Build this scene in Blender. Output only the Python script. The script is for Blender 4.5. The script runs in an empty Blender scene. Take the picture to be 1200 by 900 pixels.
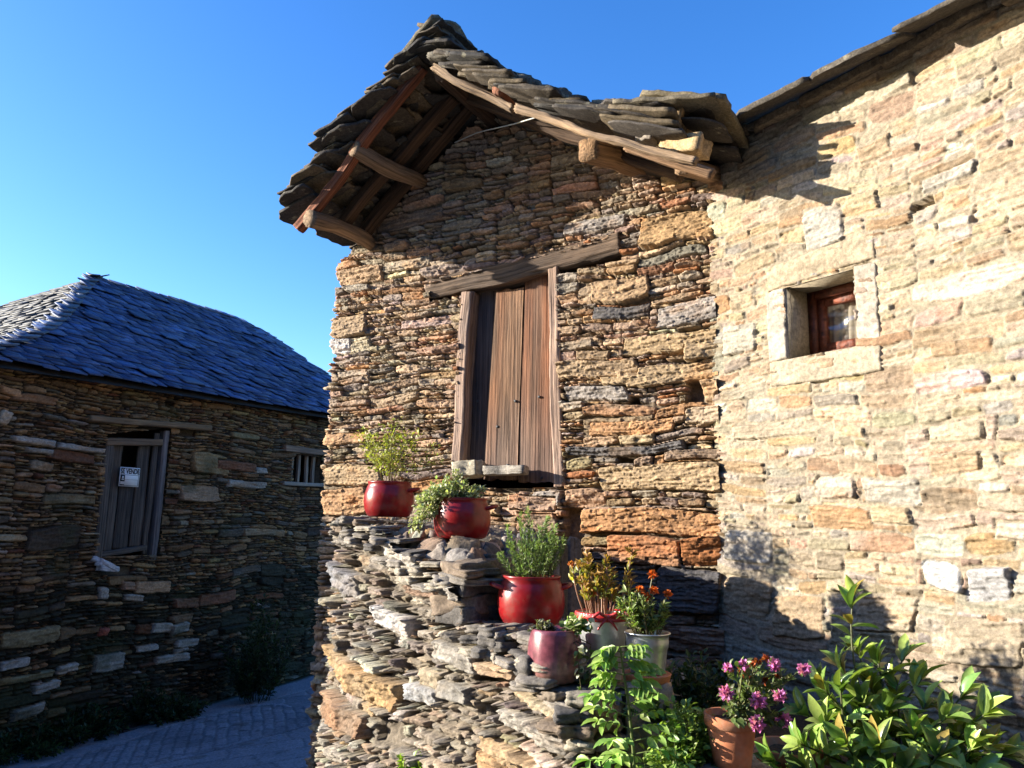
import bpy, math, random
import numpy as np

# ------------------------------------------------------------------ camera, sky, sun, exposure
sc = bpy.context.scene
P = math.radians(10.0); R = math.radians(1.2); F = 900.0
CAM = np.array([0, 0, 1.6])
fw = np.array([0, math.cos(P), math.sin(P)])
rt0 = np.array([1.0, 0, 0]); up0 = np.array([0, -math.sin(P), math.cos(P)])
rt = math.cos(R) * rt0 + math.sin(R) * up0
up = math.cos(R) * up0 - math.sin(R) * rt0

from mathutils import Matrix, Vector
cd = bpy.data.cameras.new("camera")
cd.sensor_width = 36.0; cd.lens = F / 1200 * 36.0
cd.clip_start = 0.05; cd.clip_end = 5000
cam = bpy.data.objects.new("camera", cd)
M = Matrix.Identity(4)
for i in range(3):
    M[i][0] = rt[i]; M[i][1] = up[i]; M[i][2] = -fw[i]; M[i][3] = CAM[i]
cam.matrix_world = M
sc.collection.objects.link(cam); sc.camera = cam

SUN_HEAD = -86.0; SUN_EL = 14.4
SUN_STRENGTH = 5.0; SKY_STRENGTH = 0.132; EXPOSURE = 1.65
w = bpy.data.worlds.new("World"); sc.world = w; w.use_nodes = True
nt = w.node_tree; nt.nodes.clear()
sky = nt.nodes.new("ShaderNodeTexSky"); sky.sky_type = 'NISHITA'; sky.sun_disc = False
sky.sun_elevation = math.radians(SUN_EL); sky.sun_rotation = math.radians(SUN_HEAD)
sky.altitude = 600; sky.air_density = 1.0; sky.dust_density = 0.8; sky.ozone_density = 3.0
bg = nt.nodes.new("ShaderNodeBackground"); bg.inputs[1].default_value = SKY_STRENGTH
wo = nt.nodes.new("ShaderNodeOutputWorld")
hs = nt.nodes.new("ShaderNodeHueSaturation"); hs.inputs['Saturation'].default_value = 1.26; hs.inputs['Hue'].default_value = 0.512
nt.links.new(sky.outputs[0], hs.inputs['Color']); nt.links.new(hs.outputs[0], bg.inputs[0]); nt.links.new(bg.outputs[0], wo.inputs[0])

sl = bpy.data.lights.new("sun", 'SUN'); sl.energy = SUN_STRENGTH; sl.angle = math.radians(0.5)
sl.color = (1.0, 0.92, 0.80)
so = bpy.data.objects.new("sun", sl); sc.collection.objects.link(so)
sd = Vector((math.sin(math.radians(SUN_HEAD)) * math.cos(math.radians(SUN_EL)),
             math.cos(math.radians(SUN_HEAD)) * math.cos(math.radians(SUN_EL)), math.sin(math.radians(SUN_EL))))
so.rotation_euler = sd.to_track_quat('Z', 'Y').to_euler(); so.location = (-20, 5, 12)
vs = sc.view_settings
vs.view_transform = 'Standard'; vs.look = 'None'; vs.gamma = 1.0; vs.use_curve_mapping = False
vs.exposure = EXPOSURE
sc.cycles.max_bounces = 6; sc.cycles.diffuse_bounces = 2

# ------------------------------------------------------------------ helpers
C = sc.collection
rng = np.random.default_rng(11)
random.seed(5)

def ray(px, py): return fw + (px - 600) / F * rt + (450 - py) / F * up
def hd(a): a = math.radians(a); return np.array([math.sin(a), math.cos(a), 0.0])
def at(px, py, D):
    r = ray(px, py); return CAM + r * (D / r[1])
def hit(px, py, p0, n):
    r = ray(px, py); return CAM + r * (((p0 - CAM) @ n) / (r @ n))

_T = [np.random.default_rng(100 + i).random((256, 256)) for i in range(8)]
def vn(x, y, s=0):
    T = _T[s % 8]; x = np.asarray(x, float) + s * 13.7; y = np.asarray(y, float) + s * 7.1
    x, y = np.broadcast_arrays(x, y)
    xi = np.floor(x).astype(np.int64); yi = np.floor(y).astype(np.int64)
    fx = x - xi; fy = y - yi
    fx = fx * fx * fx * (fx * (fx * 6 - 15) + 10); fy = fy * fy * fy * (fy * (fy * 6 - 15) + 10)
    x0 = xi & 255; x1 = (xi + 1) & 255; y0 = yi & 255; y1 = (yi + 1) & 255
    a = T[x0, y0] * (1 - fx) + T[x1, y0] * fx
    b = T[x0, y1] * (1 - fx) + T[x1, y1] * fx
    return (a * (1 - fy) + b * fy) * 2 - 1
def fbm(x, y, s=0, o=4, g=0.5):
    r = 0; a = 1.0; t = 0
    for i in range(o):
        r = r + a * vn(x, y, s + i); t += a; x = x * 2.03; y = y * 2.03; a *= g
    return r / t
def sstep(a, b, x):
    t = np.clip((x - a) / (b - a), 0, 1); return t * t * (3 - 2 * t)

ORG = {}
def org(p): return ORG.get(p.name, np.zeros(3)) if p is not None else np.zeros(3)
def mesh_obj(name, V, polys, mat, parent=None, col=None, gco=None, smooth=False, origin=None):
    """V (n,3) world coordinates, polys = list of int arrays (m,k) or lists of tuples"""
    V = np.asarray(V, float)
    o = org(parent) if parent is not None else (np.array(origin, float) if origin is not None else np.zeros(3))
    me = bpy.data.meshes.new(name)
    loops = []; counts = []
    for q in polys:
        if isinstance(q, np.ndarray):
            loops.append(q.reshape(-1)); counts.append(np.full(len(q), q.shape[1]))
        else:
            loops.append(np.array([i for f in q for i in f], dtype=np.int64)); counts.append(np.array([len(f) for f in q]))
    loops = np.concatenate(loops).astype(np.int32); counts = np.concatenate(counts).astype(np.int32)
    me.vertices.add(len(V)); me.vertices.foreach_set("co", (V - o).astype(np.float32).ravel())
    me.loops.add(len(loops)); me.loops.foreach_set("vertex_index", loops)
    me.polygons.add(len(counts))
    st = np.zeros(len(counts), np.int32); st[1:] = np.cumsum(counts)[:-1]
    me.polygons.foreach_set("loop_start", st)
    if smooth: me.polygons.foreach_set("use_smooth", np.ones(len(counts), bool))
    me.update(calc_edges=True)
    if col is not None:
        c = np.ones((len(V), 4), np.float32); c[:, :3] = col
        a = me.attributes.new("col", 'FLOAT_COLOR', 'POINT'); a.data.foreach_set("color", c.ravel())
    if gco is not None:
        a = me.attributes.new("gco", 'FLOAT_VECTOR', 'POINT'); a.data.foreach_set("vector", np.asarray(gco, np.float32).ravel())
    me.materials.append(mat)
    ob = bpy.data.objects.new(name, me); C.objects.link(ob)
    if parent is not None:
        ob.parent = parent; ORG[ob.name] = o
    else:
        ob.location = o; ORG[ob.name] = o
    return ob

def tag(o, label=None, cat=None, group=None, kind=None):
    if label: o["label"] = label
    if cat: o["category"] = cat
    if group: o["group"] = group
    if kind: o["kind"] = kind
    return o
def thing(name, label, cat, loc, group=None):
    o = bpy.data.objects.new(name, None); o.empty_display_size = 0.1; C.objects.link(o)
    o.location = tuple(loc); ORG[o.name] = np.array(loc, float)
    return tag(o, label, cat, group)

class Acc:
    """collects pieces into one mesh"""
    def __init__(s): s.V = []; s.P = []; s.C = []; s.G = []; s.n = 0
    def add(s, V, polys, col=(.5, .5, .5), gco=None):
        V = np.asarray(V, float)
        for q in polys:
            if isinstance(q, np.ndarray): s.P.append(q + s.n)
            else: s.P.append([tuple(i + s.n for i in f) for f in q])
        c = np.empty((len(V), 3)); c[:] = col
        s.V.append(V); s.C.append(c); s.G.append(gco if gco is not None else V); s.n += len(V)
    def build(s, name, mat, parent=None, smooth=False, origin=None):
        return mesh_obj(name, np.concatenate(s.V), s.P, mat, parent, np.concatenate(s.C), np.concatenate(s.G), smooth, origin)

def quads(nz, nx, wrap=False):
    i = np.arange(nz - 1)[:, None]; j = np.arange(nx if wrap else nx - 1)[None, :]
    jn = (j + 1) % nx
    a = i * nx + j; b = i * nx + jn; c = (i + 1) * nx + jn; d = (i + 1) * nx + j
    return np.stack(np.broadcast_arrays(a, b, c, d), -1).reshape(-1, 4)

# ------------------------------------------------------------------ materials
def newmat(name):
    m = bpy.data.materials.new(name); m.use_nodes = True
    n = m.node_tree; n.nodes.clear()
    out = n.nodes.new("ShaderNodeOutputMaterial"); b = n.nodes.new("ShaderNodeBsdfPrincipled")
    n.links.new(b.outputs[0], out.inputs[0])
    return m, n, b, out
def N(n, t, **kw):
    x = n.nodes.new(t)
    for k, v in kw.items():
        if k.startswith('i_'): x.inputs[int(k[2:])].default_value = v
        else: setattr(x, k, v)
    return x
def noise(n, vec, scale, detail=6, rough=0.6):
    x = N(n, "ShaderNodeTexNoise"); x.inputs['Scale'].default_value = scale
    x.inputs['Detail'].default_value = detail; x.inputs['Roughness'].default_value = rough
    n.links.new(vec, x.inputs['Vector']); return x.outputs[0]
def ramp(n, fac, stops):
    r = N(n, "ShaderNodeValToRGB"); e = r.color_ramp.elements
    e[0].position, e[0].color = stops[0][0], stops[0][1]
    e[1].position, e[1].color = stops[-1][0], stops[-1][1]
    for p, c in stops[1:-1]:
        k = e.new(p); k.color = c
    n.links.new(fac, r.inputs[0]); return r.outputs[0]
def mixc(n, a, b, fac, mode='MULTIPLY'):
    m = N(n, "ShaderNodeMix", data_type='RGBA', blend_type=mode)
    if isinstance(fac, float): m.inputs[0].default_value = fac
    else: n.links.new(fac, m.inputs[0])
    for s, v in ((6, a), (7, b)):
        if isinstance(v, tuple): m.inputs[s].default_value = v
        else: n.links.new(v, m.inputs[s])
    return m.outputs[2]
def bump(n, b, h, strength, dist):
    x = N(n, "ShaderNodeBump"); x.inputs['Strength'].default_value = strength; x.inputs['Distance'].default_value = dist
    n.links.new(h, x.inputs['Height']); n.links.new(x.outputs[0], b.inputs['Normal'])
def attr(n, name): return N(n, "ShaderNodeAttribute", attribute_name=name)
G = lambda v: (v, v, v, 1)

def mat_stone(name, rough=0.9, fine=160, bs=0.6, bd=0.004, lich=None, spec=0.25):
    m, n, b, _ = newmat(name)
    co = N(n, "ShaderNodeTexCoord").outputs['Object']; c = attr(n, "col").outputs[0]
    v = ramp(n, noise(n, co, 45, 8, .68), [(.28, G(.50)), (.5, G(.92)), (.72, G(1.38))])
    c = mixc(n, c, v, 1.0)
    v2 = ramp(n, noise(n, co, fine, 5, .7), [(.3, G(.68)), (.7, G(1.22))])
    c = mixc(n, c, v2, 0.8)
    if lich:
        f = ramp(n, noise(n, co, 11, 7, .65), [(.60, G(0)), (.68, G(1))])
        c = mixc(n, c, lich, f, 'MIX')
    n.links.new(c, b.inputs['Base Color']); b.inputs['Roughness'].default_value = rough
    b.inputs['Specular IOR Level'].default_value = spec
    hh = N(n, "ShaderNodeMath", operation='ADD')
    n.links.new(noise(n, co, fine, 6, .7), hh.inputs[0]); n.links.new(noise(n, co, 50, 7, .65), hh.inputs[1])
    bump(n, b, hh.outputs[0], bs, bd)
    return m
M_STONE = mat_stone("schist_stone")
M_LIME = mat_stone("limed_stone", .92, 200, .5, .003)
M_RUBBLE = mat_stone("rubble_stone", .9, 120, .8, .005)
M_PAVE = mat_stone("paving_stone", .72, 60, .4, .003, spec=.3)
M_SLATE = mat_stone("roof_slate", .62, 70, .5, .003, lich=(.10, .115, .12, 1), spec=.3)
M_SLAB = mat_stone("roof_slab", .85, 90, .7, .004, lich=(.22, .20, .14, 1))
M_SOIL = mat_stone("potting_soil", 1.0, 90, 1.0, .01)

def mat_wood(name, rough=.8, spec=.2, sc1=70):
    m, n, b, _ = newmat(name)
    a = attr(n, "gco").outputs[1]; c = attr(n, "col").outputs[0]
    mp = N(n, "ShaderNodeMapping"); mp.inputs['Scale'].default_value = (1.6, sc1, sc1)
    n.links.new(a, mp.inputs[0])
    g = noise(n, mp.outputs[0], 1.0, 8, .62)
    v = ramp(n, g, [(.30, G(.16)), (.42, G(.62)), (.58, G(1.05)), (.78, G(1.5))])
    c = mixc(n, c, v, 1.0)
    mp2 = N(n, "ShaderNodeMapping"); mp2.inputs['Scale'].default_value = (3, 9, 9); n.links.new(a, mp2.inputs[0])
    v2 = ramp(n, noise(n, mp2.outputs[0], 1.0, 4, .5), [(.3, (.75, .74, .76, 1)), (.7, (1.2, 1.1, 1.0, 1))])
    c = mixc(n, c, v2, 1.0)
    n.links.new(c, b.inputs['Base Color']); b.inputs['Roughness'].default_value = rough
    b.inputs['Specular IOR Level'].default_value = spec
    bump(n, b, g, 1.0, .012)
    return m
M_WOOD = mat_wood("weathered_wood")
M_PAINTWOOD = mat_wood("varnished_wood", .45, .4, 40)

def mat_leaf(name, rough=.42, trans=.35, spec=.4):
    m, n, b, out = newmat(name)
    c = attr(n, "col").outputs[0]
    co = N(n, "ShaderNodeTexCoord").outputs['Object']
    c = mixc(n, c, ramp(n, noise(n, co, 60, 4), [(.3, G(.75)), (.7, G(1.2))]), .8)
    n.links.new(c, b.inputs['Base Color']); b.inputs['Roughness'].default_value = rough
    b.inputs['Specular IOR Level'].default_value = spec
    t = N(n, "ShaderNodeBsdfTranslucent"); n.links.new(mixc(n, c, (1.1, 1.25, .5, 1), 1.0), t.inputs[0])
    mx = N(n, "ShaderNodeMixShader"); mx.inputs[0].default_value = trans
    n.links.new(b.outputs[0], mx.inputs[1]); n.links.new(t.outputs[0], mx.inputs[2]); n.links.new(mx.outputs[0], out.inputs[0])
    return m
M_LEAF = mat_leaf("leaf"); M_GLOSSLEAF = mat_leaf("glossy_leaf", .28, .25, .5); M_PETAL = mat_leaf("petal", .6, .35, .2)

def mat_plain(name, col, rough, metal=0, coat=0, var=.25, vscale=12, bs=.1, spec=.5, use_attr=False, dust=None):
    m, n, b, _ = newmat(name)
    co = N(n, "ShaderNodeTexCoord").outputs['Object']
    c = attr(n, "col").outputs[0] if use_attr else (*col, 1)
    v = ramp(n, noise(n, co, vscale, 6, .6), [(.3, G(1 - var)), (.7, G(1 + var))])
    c2 = mixc(n, c, v, 1.0)
    if dust: c2 = mixc(n, c2, (*dust, 1), ramp(n, noise(n, co, 16, 8, .7), [(.50, G(0)), (.74, G(.55))]), 'MIX')
    n.links.new(c2, b.inputs['Base Color'])
    rr = N(n, "ShaderNodeMapRange"); n.links.new(noise(n, co, vscale * 3, 5, .6), rr.inputs[0])
    rr.inputs[3].default_value = max(.03, rough - .1); rr.inputs[4].default_value = rough + .15
    n.links.new(rr.outputs[0], b.inputs['Roughness'])
    b.inputs['Metallic'].default_value = metal; b.inputs['Coat Weight'].default_value = coat
    b.inputs['Coat Roughness'].default_value = .06; b.inputs['Specular IOR Level'].default_value = spec
    bump(n, b, noise(n, co, vscale * 5, 5, .6), bs, .002)
    return m
M_ENAMEL = mat_plain("red_glaze", (.20, .006, .008), .30, coat=.12, var=.35, vscale=14, spec=.35, dust=(.16, .075, .05))
M_PURPLE = mat_plain("mottled_glaze", (.25, .075, .085), .3, coat=.3, var=.5, vscale=45, bs=.3, use_attr=True)
M_ZINC = mat_plain("galvanised_zinc", (.50, .51, .51), .36, metal=.8, var=.22, vscale=30)
M_TERRA = mat_plain("terracotta", (.42, .155, .075), .8, var=.3, vscale=20, bs=.25, spec=.2, dust=(.40, .30, .22))
M_RIBBON = mat_plain("red_plastic", (.45, .03, .03), .4, var=.2)
M_SIGN = mat_plain("sign_board", (.75, .75, .74), .5, var=.06, use_attr=True)
M_INK = mat_plain("sign_ink", (.012, .012, .014), .5, var=.1)
M_DARK = mat_plain("iron", (.03, .03, .032), .6, var=.3)
M_WIRE = mat_plain("galvanised_wire", (.42, .42, .38), .5, var=.1)
M_CLOTH = mat_plain("curtain_cloth", (.34, .30, .23), .9, var=.12, vscale=8, spec=.1)
M_CAVITY = mat_plain("dark_backing", (.03, .026, .022), .95, var=.3, spec=.05)  # near-black colour of the sheets that stand in for unlit rooms
mg, ng, bgl, outg = newmat("window_glass")
bgl.inputs['Base Color'].default_value = (.9, .92, .92, 1); bgl.inputs['Roughness'].default_value = .03
tr = N(ng, "ShaderNodeBsdfTransparent"); mx = N(ng, "ShaderNodeMixShader"); mx.inputs[0].default_value = .18
ng.links.new(tr.outputs[0], mx.inputs[1]); gl = N(ng, "ShaderNodeBsdfGlossy"); gl.inputs['Roughness'].default_value = .03
ng.links.new(gl.outputs[0], mx.inputs[2]); ng.links.new(mx.outputs[0], outg.inputs[0])
M_GLASS = mg

# ------------------------------------------------------------------ stone field generator
def cells(x0, x1, z0, z1, th, g, asp=(2.0, 6.5), band=.34, lmax=.62, sig=.42):
    out = []; st = [(x0, x1, z0, z1)]
    while st:
        a, b, c, d = st.pop(); wd = b - a; h = d - c
        if h > band * 2.2:
            k = c + h * g.uniform(.42, .58); st += [(a, b, c, k), (a, b, k, d)]; continue
        if wd > 2.6 * max(h, .25) and wd > .9:
            k = a + wd * g.uniform(.36, .64); st += [(a, k, c, d), (k, b, c, d)]; continue
        T = th * math.exp(g.normal(0, sig))
        if h > 1.55 * T and h > .025:
            k = c + h * g.uniform(.3, .7); st += [(a, b, c, k), (a, b, k, d)]; continue
        if wd > min(lmax, g.uniform(*asp) * h + .02):
            k = a + wd * g.uniform(.3, .7); st += [(a, k, c, d), (k, b, c, d)]; continue
        out.append((a, b, c, d))
    return out

def stone_field(X, Z, th, seed, palette, explicit=(), mortar=None, joint=(.07, .05, .035), depth=.045,
                prot=.012, tilt=.22, relief=.006, warp=(.03, .045), gapr=(.0015, .006), dip=0.0, asp=(2.0, 6.5),
                lmax=.62, corner=.35, edge=.012, colour_fn=None, stain=.5, ledge=1.0, sig=.42, missing=.01, blend=0.0, lam=.006, taper=(.0, .5), rag=.004):
    """height field h (nz,nx) and colour (nz,nx,3) of a wall of stones; X,Z 1-D arrays in metres"""
    g = np.random.default_rng(seed)
    x0, x1, z0, z1 = X[0] - .15, X[-1] + .15, Z[0] - .15, Z[-1] + .15
    cl = cells(x0, x1, z0, z1, th, g, asp=asp, lmax=lmax, sig=sig)
    ex0 = len(cl)
    for e in explicit: cl.append(e[:4])
    cl = np.array(cl); n = len(cl)
    rs = .003
    ids = np.zeros((int((z1 - z0) / rs) + 2, int((x1 - x0) / rs) + 2), np.int32)
    for i, (a, b, c, d) in enumerate(cl):
        ids[max(0, int(round((c - z0) / rs))):int(round((d - z0) / rs)) + 0, max(0, int(round((a - x0) / rs))):int(round((b - x0) / rs))] = i
    XX, ZZ = np.meshgrid(X, Z)
    xw = XX + warp[0] * fbm(XX * 1.7, ZZ * 1.7, seed, 3) + .007 * fbm(XX * 16, ZZ * 24, seed + 1, 3)
    zw = ZZ + warp[1] * fbm(XX * 1.3, ZZ * 1.1, seed + 2, 3) + .005 * fbm(XX * 9, ZZ * 30, seed + 3, 3) + dip * XX
    I = ids[np.clip(((zw - z0) / rs).astype(int), 0, ids.shape[0] - 1), np.clip(((xw - x0) / rs).astype(int), 0, ids.shape[1] - 1)]
    cx = (cl[:, 0] + cl[:, 1]) / 2; cz = (cl[:, 2] + cl[:, 3]) / 2
    hw = (cl[:, 1] - cl[:, 0]) / 2; hh = (cl[:, 3] - cl[:, 2]) / 2
    off = g.normal(0, prot, n); tz = g.normal(-.02, tilt, n); tx = g.normal(0, tilt * .35, n)
    skew = g.uniform(-.22, .22, n) * hh / hw; gap = g.uniform(*gapr, n) + .02 * np.minimum(hh, .05)
    deep = g.random(n) < missing
    pal = np.array([p[1] for p in palette]); pw = np.array([p[0] for p in palette], float); pw /= pw.sum()
    col = pal[g.choice(len(pal), n, p=pw)]
    if colour_fn is not None: col = colour_fn(cx, cz, hw, hh, col, g)
    col = col * (1 - blend) + pal.T @ pw * blend
    col = col * np.exp(g.normal(0, .16, (n, 1))) * np.exp(g.normal(0, .04, (n, 3)))
    EXN = len(explicit)
    for k, e in enumerate(explicit):
        i = ex0 + k; off[i] = e[5] if len(e) > 5 else .012; deep[i] = False
        if e[4] is None: deep[i] = True
        else: col[i] = e[4]
    lx = xw - cx[I]; lz = zw - cz[I] + skew[I] * lx
    lx2 = lx + .18 * np.sin(I * 2.3) * lz
    tap = g.uniform(*taper, n); tap[n - EXN:] *= .25; sg_ = g.choice([-1, 0, 1], n); uu = (np.abs(lx2) / hw[I]).clip(0, 1) ** 2.5
    lzt = lz - (sg_ * tap * hh * .5)[I] * uu
    du = hw[I] - np.abs(lx2); dv = hh[I] * (1 - tap[I] * uu * .8) - np.abs(lzt)
    rc = np.minimum(np.minimum(hw, hh)[I] * (corner + .3 * np.sin(I * 7.7) * corner * 2), .05)
    q = np.maximum(rc - du, 0); p = np.maximum(rc - dv, 0)
    d = np.where((q > 0) | (p > 0), np.minimum(np.minimum(du, dv), rc - np.hypot(q, p)), np.minimum(du, dv))
    sx = XX + I * 3.17; sz = ZZ + I * 1.93
    d = d + rag * fbm(sx * 26, sz * 34, seed + 4, 3)
    e = np.clip((d - gap[I]) / np.minimum(edge, .45 * hh[I] + .002), 0, 1)
    prof = 1 - (1 - e) ** 2.2
    rel = relief * (fbm(sx * 9, sz * 42, seed + 5, 4) * 1.2 + .6 * fbm(sx * 40, sz * 120, seed + 6, 3))
    # slaty ledges: terraces across the thickness
    tq = (lz / np.maximum(hh[I], .01)) * 1.6 + 1.5 * fbm(sx * 4, sz * 14, seed + 7, 3)
    rel = rel + ledge * relief * .9 * (np.floor(tq * 1.5) / 1.5 - tq * .5)
    tl = g.uniform(.009, .024, n)[I]
    Lq = np.floor((lz + .005 * fbm(sx * 5, sz * 7, seed + 2, 2)) / tl + (I * .37) % 1); Bq = np.floor((lx + .02 * fbm(sx * 9, sz * 9, seed + 5, 2)) / (.07 + .10 * ((Lq * .618 + I * .37) % 1)))
    hs_ = (np.sin(I * 12.9898 + Lq * 78.233 + Bq * 37.719) * 43758.5453) % 1
    rel = rel + lam * (hs_ - .6) * 1.6
    h = off[I] + np.clip(tz[I] * lz, -.03, .03) + np.clip(tx[I] * lx, -.02, .02) + rel
    jn = -depth + .012 * fbm(XX * 25, ZZ * 25, seed + 2, 3)
    if mortar is not None: jn = -depth + .006 * fbm(XX * 14, ZZ * 14, seed + 2, 4) + .003 * fbm(XX * 70, ZZ * 70, seed + 3, 3)
    H = jn + (h - jn) * prof
    H = np.where(deep[I], -.10 + .02 * fbm(XX * 12, ZZ * 12, seed, 3), H)
    c = col[I]
    f = fbm(sx * 7, sz * 14, seed + 1, 4)
    c = c * ((1 + .30 * f) * (.86 + .28 * hs_))[..., None]
    st = sstep(.12, .5, fbm(sx * 3.5, sz * 8, seed + 3, 4)) * stain
    c = c * (1 - st[..., None]) + c * np.array([1.15, .82, .55]) * st[..., None]
    jc = np.array(mortar if mortar is not None else joint) * (1 + .3 * fbm(XX * 20, ZZ * 20, seed, 3))[..., None]
    m = sstep(.05, .35, prof)[..., None]
    c = jc * (1 - m) + c * m
    c = np.where(deep[I][..., None], np.array(joint), c)
    return H, np.clip(c, .004, .9)

def field_mesh(name, pos, nrm, X, Z, H, col, mat, parent=None, mask=None, smooth=False, batter=None, origin=None):
    """pos,nrm: (nx,2) plan positions / outward normals of the columns"""
    nz, nx = H.shape
    Hh = H + (batter if batter is not None else 0)
    V = np.empty((nz, nx, 3))
    V[..., 0] = pos[None, :, 0] + Hh * nrm[None, :, 0]
    V[..., 1] = pos[None, :, 1] + Hh * nrm[None, :, 1]
    V[..., 2] = Z[:, None]
    q = quads(nz, nx)
    V = V.reshape(-1, 3); cc = col.reshape(-1, 3)
    if mask is not None:
        mk = mask.reshape(-1); q = q[mk[q].all(1)]
        used = np.zeros(len(V), bool); used[q] = True
        idx = np.cumsum(used) - 1; V = V[used]; cc = cc[used]; q = idx[q]
    return mesh_obj(name, V, [q], mat, parent, cc, None, smooth, origin)

def path_sample(pts, radii, X):
    """rounded polyline in plan -> positions and outward normals at arc lengths X (outward = left of travel... see sign)"""
    fine = []
    for i, p in enumerate(pts):
        p = np.array(p, float)
        if i in (0, len(pts) - 1) or radii[i] == 0: fine.append(p); continue
        a = np.array(pts[i - 1], float) - p; b = np.array(pts[i + 1], float) - p
        r = min(radii[i], .45 * np.linalg.norm(a), .45 * np.linalg.norm(b))
        pa = p + a / np.linalg.norm(a) * r; pb = p + b / np.linalg.norm(b) * r
        for t in np.linspace(0, 1, 9): fine.append(pa * (1 - t) ** 2 + 2 * p * t * (1 - t) + pb * t * t)
    fine = np.array(fine); seg = np.diff(fine, axis=0); L = np.hypot(seg[:, 0], seg[:, 1])
    s = np.concatenate([[0], np.cumsum(L)])
    pos = np.stack([np.interp(X, s, fine[:, 0]), np.interp(X, s, fine[:, 1])], -1)
    e = .02
    pa = np.stack([np.interp(X - e, s, fine[:, 0]), np.interp(X - e, s, fine[:, 1])], -1)
    pb = np.stack([np.interp(X + e, s, fine[:, 0]), np.interp(X + e, s, fine[:, 1])], -1)
    t = pb - pa; t /= np.linalg.norm(t, axis=1)[:, None]
    return pos, np.stack([t[:, 1], -t[:, 0]], -1), s[-1]

# ------------------------------------------------------------------ solids
def cube_sphere(n):
    V = []; F_ = []; key = {}
    def vid(p):
        k = tuple(np.round(p, 5))
        if k not in key: key[k] = len(V); V.append(p)
        return key[k]
    ax = np.linspace(-1, 1, n + 1)
    for a in range(3):
        for s in (-1, 1):
            g_ = np.empty((n + 1, n + 1), int)
            for i in range(n + 1):
                for j in range(n + 1):
                    p = np.zeros(3); p[a] = s; p[(a + 1) % 3] = ax[i]; p[(a + 2) % 3] = ax[j]
                    g_[i, j] = vid(p)
            for i in range(n):
                for j in range(n):
                    f = (g_[i, j], g_[i + 1, j], g_[i + 1, j + 1], g_[i, j + 1])
                    F_.append(f if s > 0 else f[::-1])
    return np.array(V), np.array(F_)
CS = {n: cube_sphere(n) for n in (5, 8, 12)}
def rock(acc, c, dims, ux=(1, 0, 0), uz=(0, 0, 1), n=8, a=.35, rough=.10, col=(.3, .28, .25), g=rng, layers=.0):
    ux = np.array(ux, float); ux /= np.linalg.norm(ux); uz = np.array(uz, float); uz -= ux * (uz @ ux); uz /= np.linalg.norm(uz)
    uy = np.cross(uz, ux)
    Vc, Fc = CS[n]; nn = Vc / np.linalg.norm(Vc, axis=1)[:, None]
    q = Vc * (1 - a) + nn * a * 1.2
    o = g.random(3) * 50
    # irregular plan
    ang = np.arctan2(q[:, 1], q[:, 0])
    k = 1 + .16 * np.sin(ang * 2 + o[0]) + .10 * np.sin(ang * 3 + o[1]) + .07 * np.sin(ang * 5 + o[2])
    q = q.copy(); q[:, 0] *= k; q[:, 1] *= k
    d = np.array(dims) / 2
    p = q * d
    r = rough * min(d) * 2
    f = fbm(q[:, 0] * 2.2 + o[0] + q[:, 2], q[:, 1] * 2.2 + o[1] + q[:, 2] * 1.7, 1, 4)
    f2 = fbm(q[:, 1] * 3 + o[2], q[:, 2] * 5 + q[:, 0] * 2 + o[0], 3, 3)
    p = p + nn * (f * r * 1.6)[:, None] + nn * (f2 * r * .8)[:, None]
    if layers: p[:, :2] *= (1 + layers * np.sign(np.sin(q[:, 2] * 5 + o[1])))[:, None]
    W = np.array(c) + p[:, :1] * ux + p[:, 1:2] * uy + p[:, 2:] * uz
    cc = np.array(col) * (1 + .25 * f)[:, None]
    acc.add(W, [Fc], np.clip(cc, .01, .9))

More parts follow.
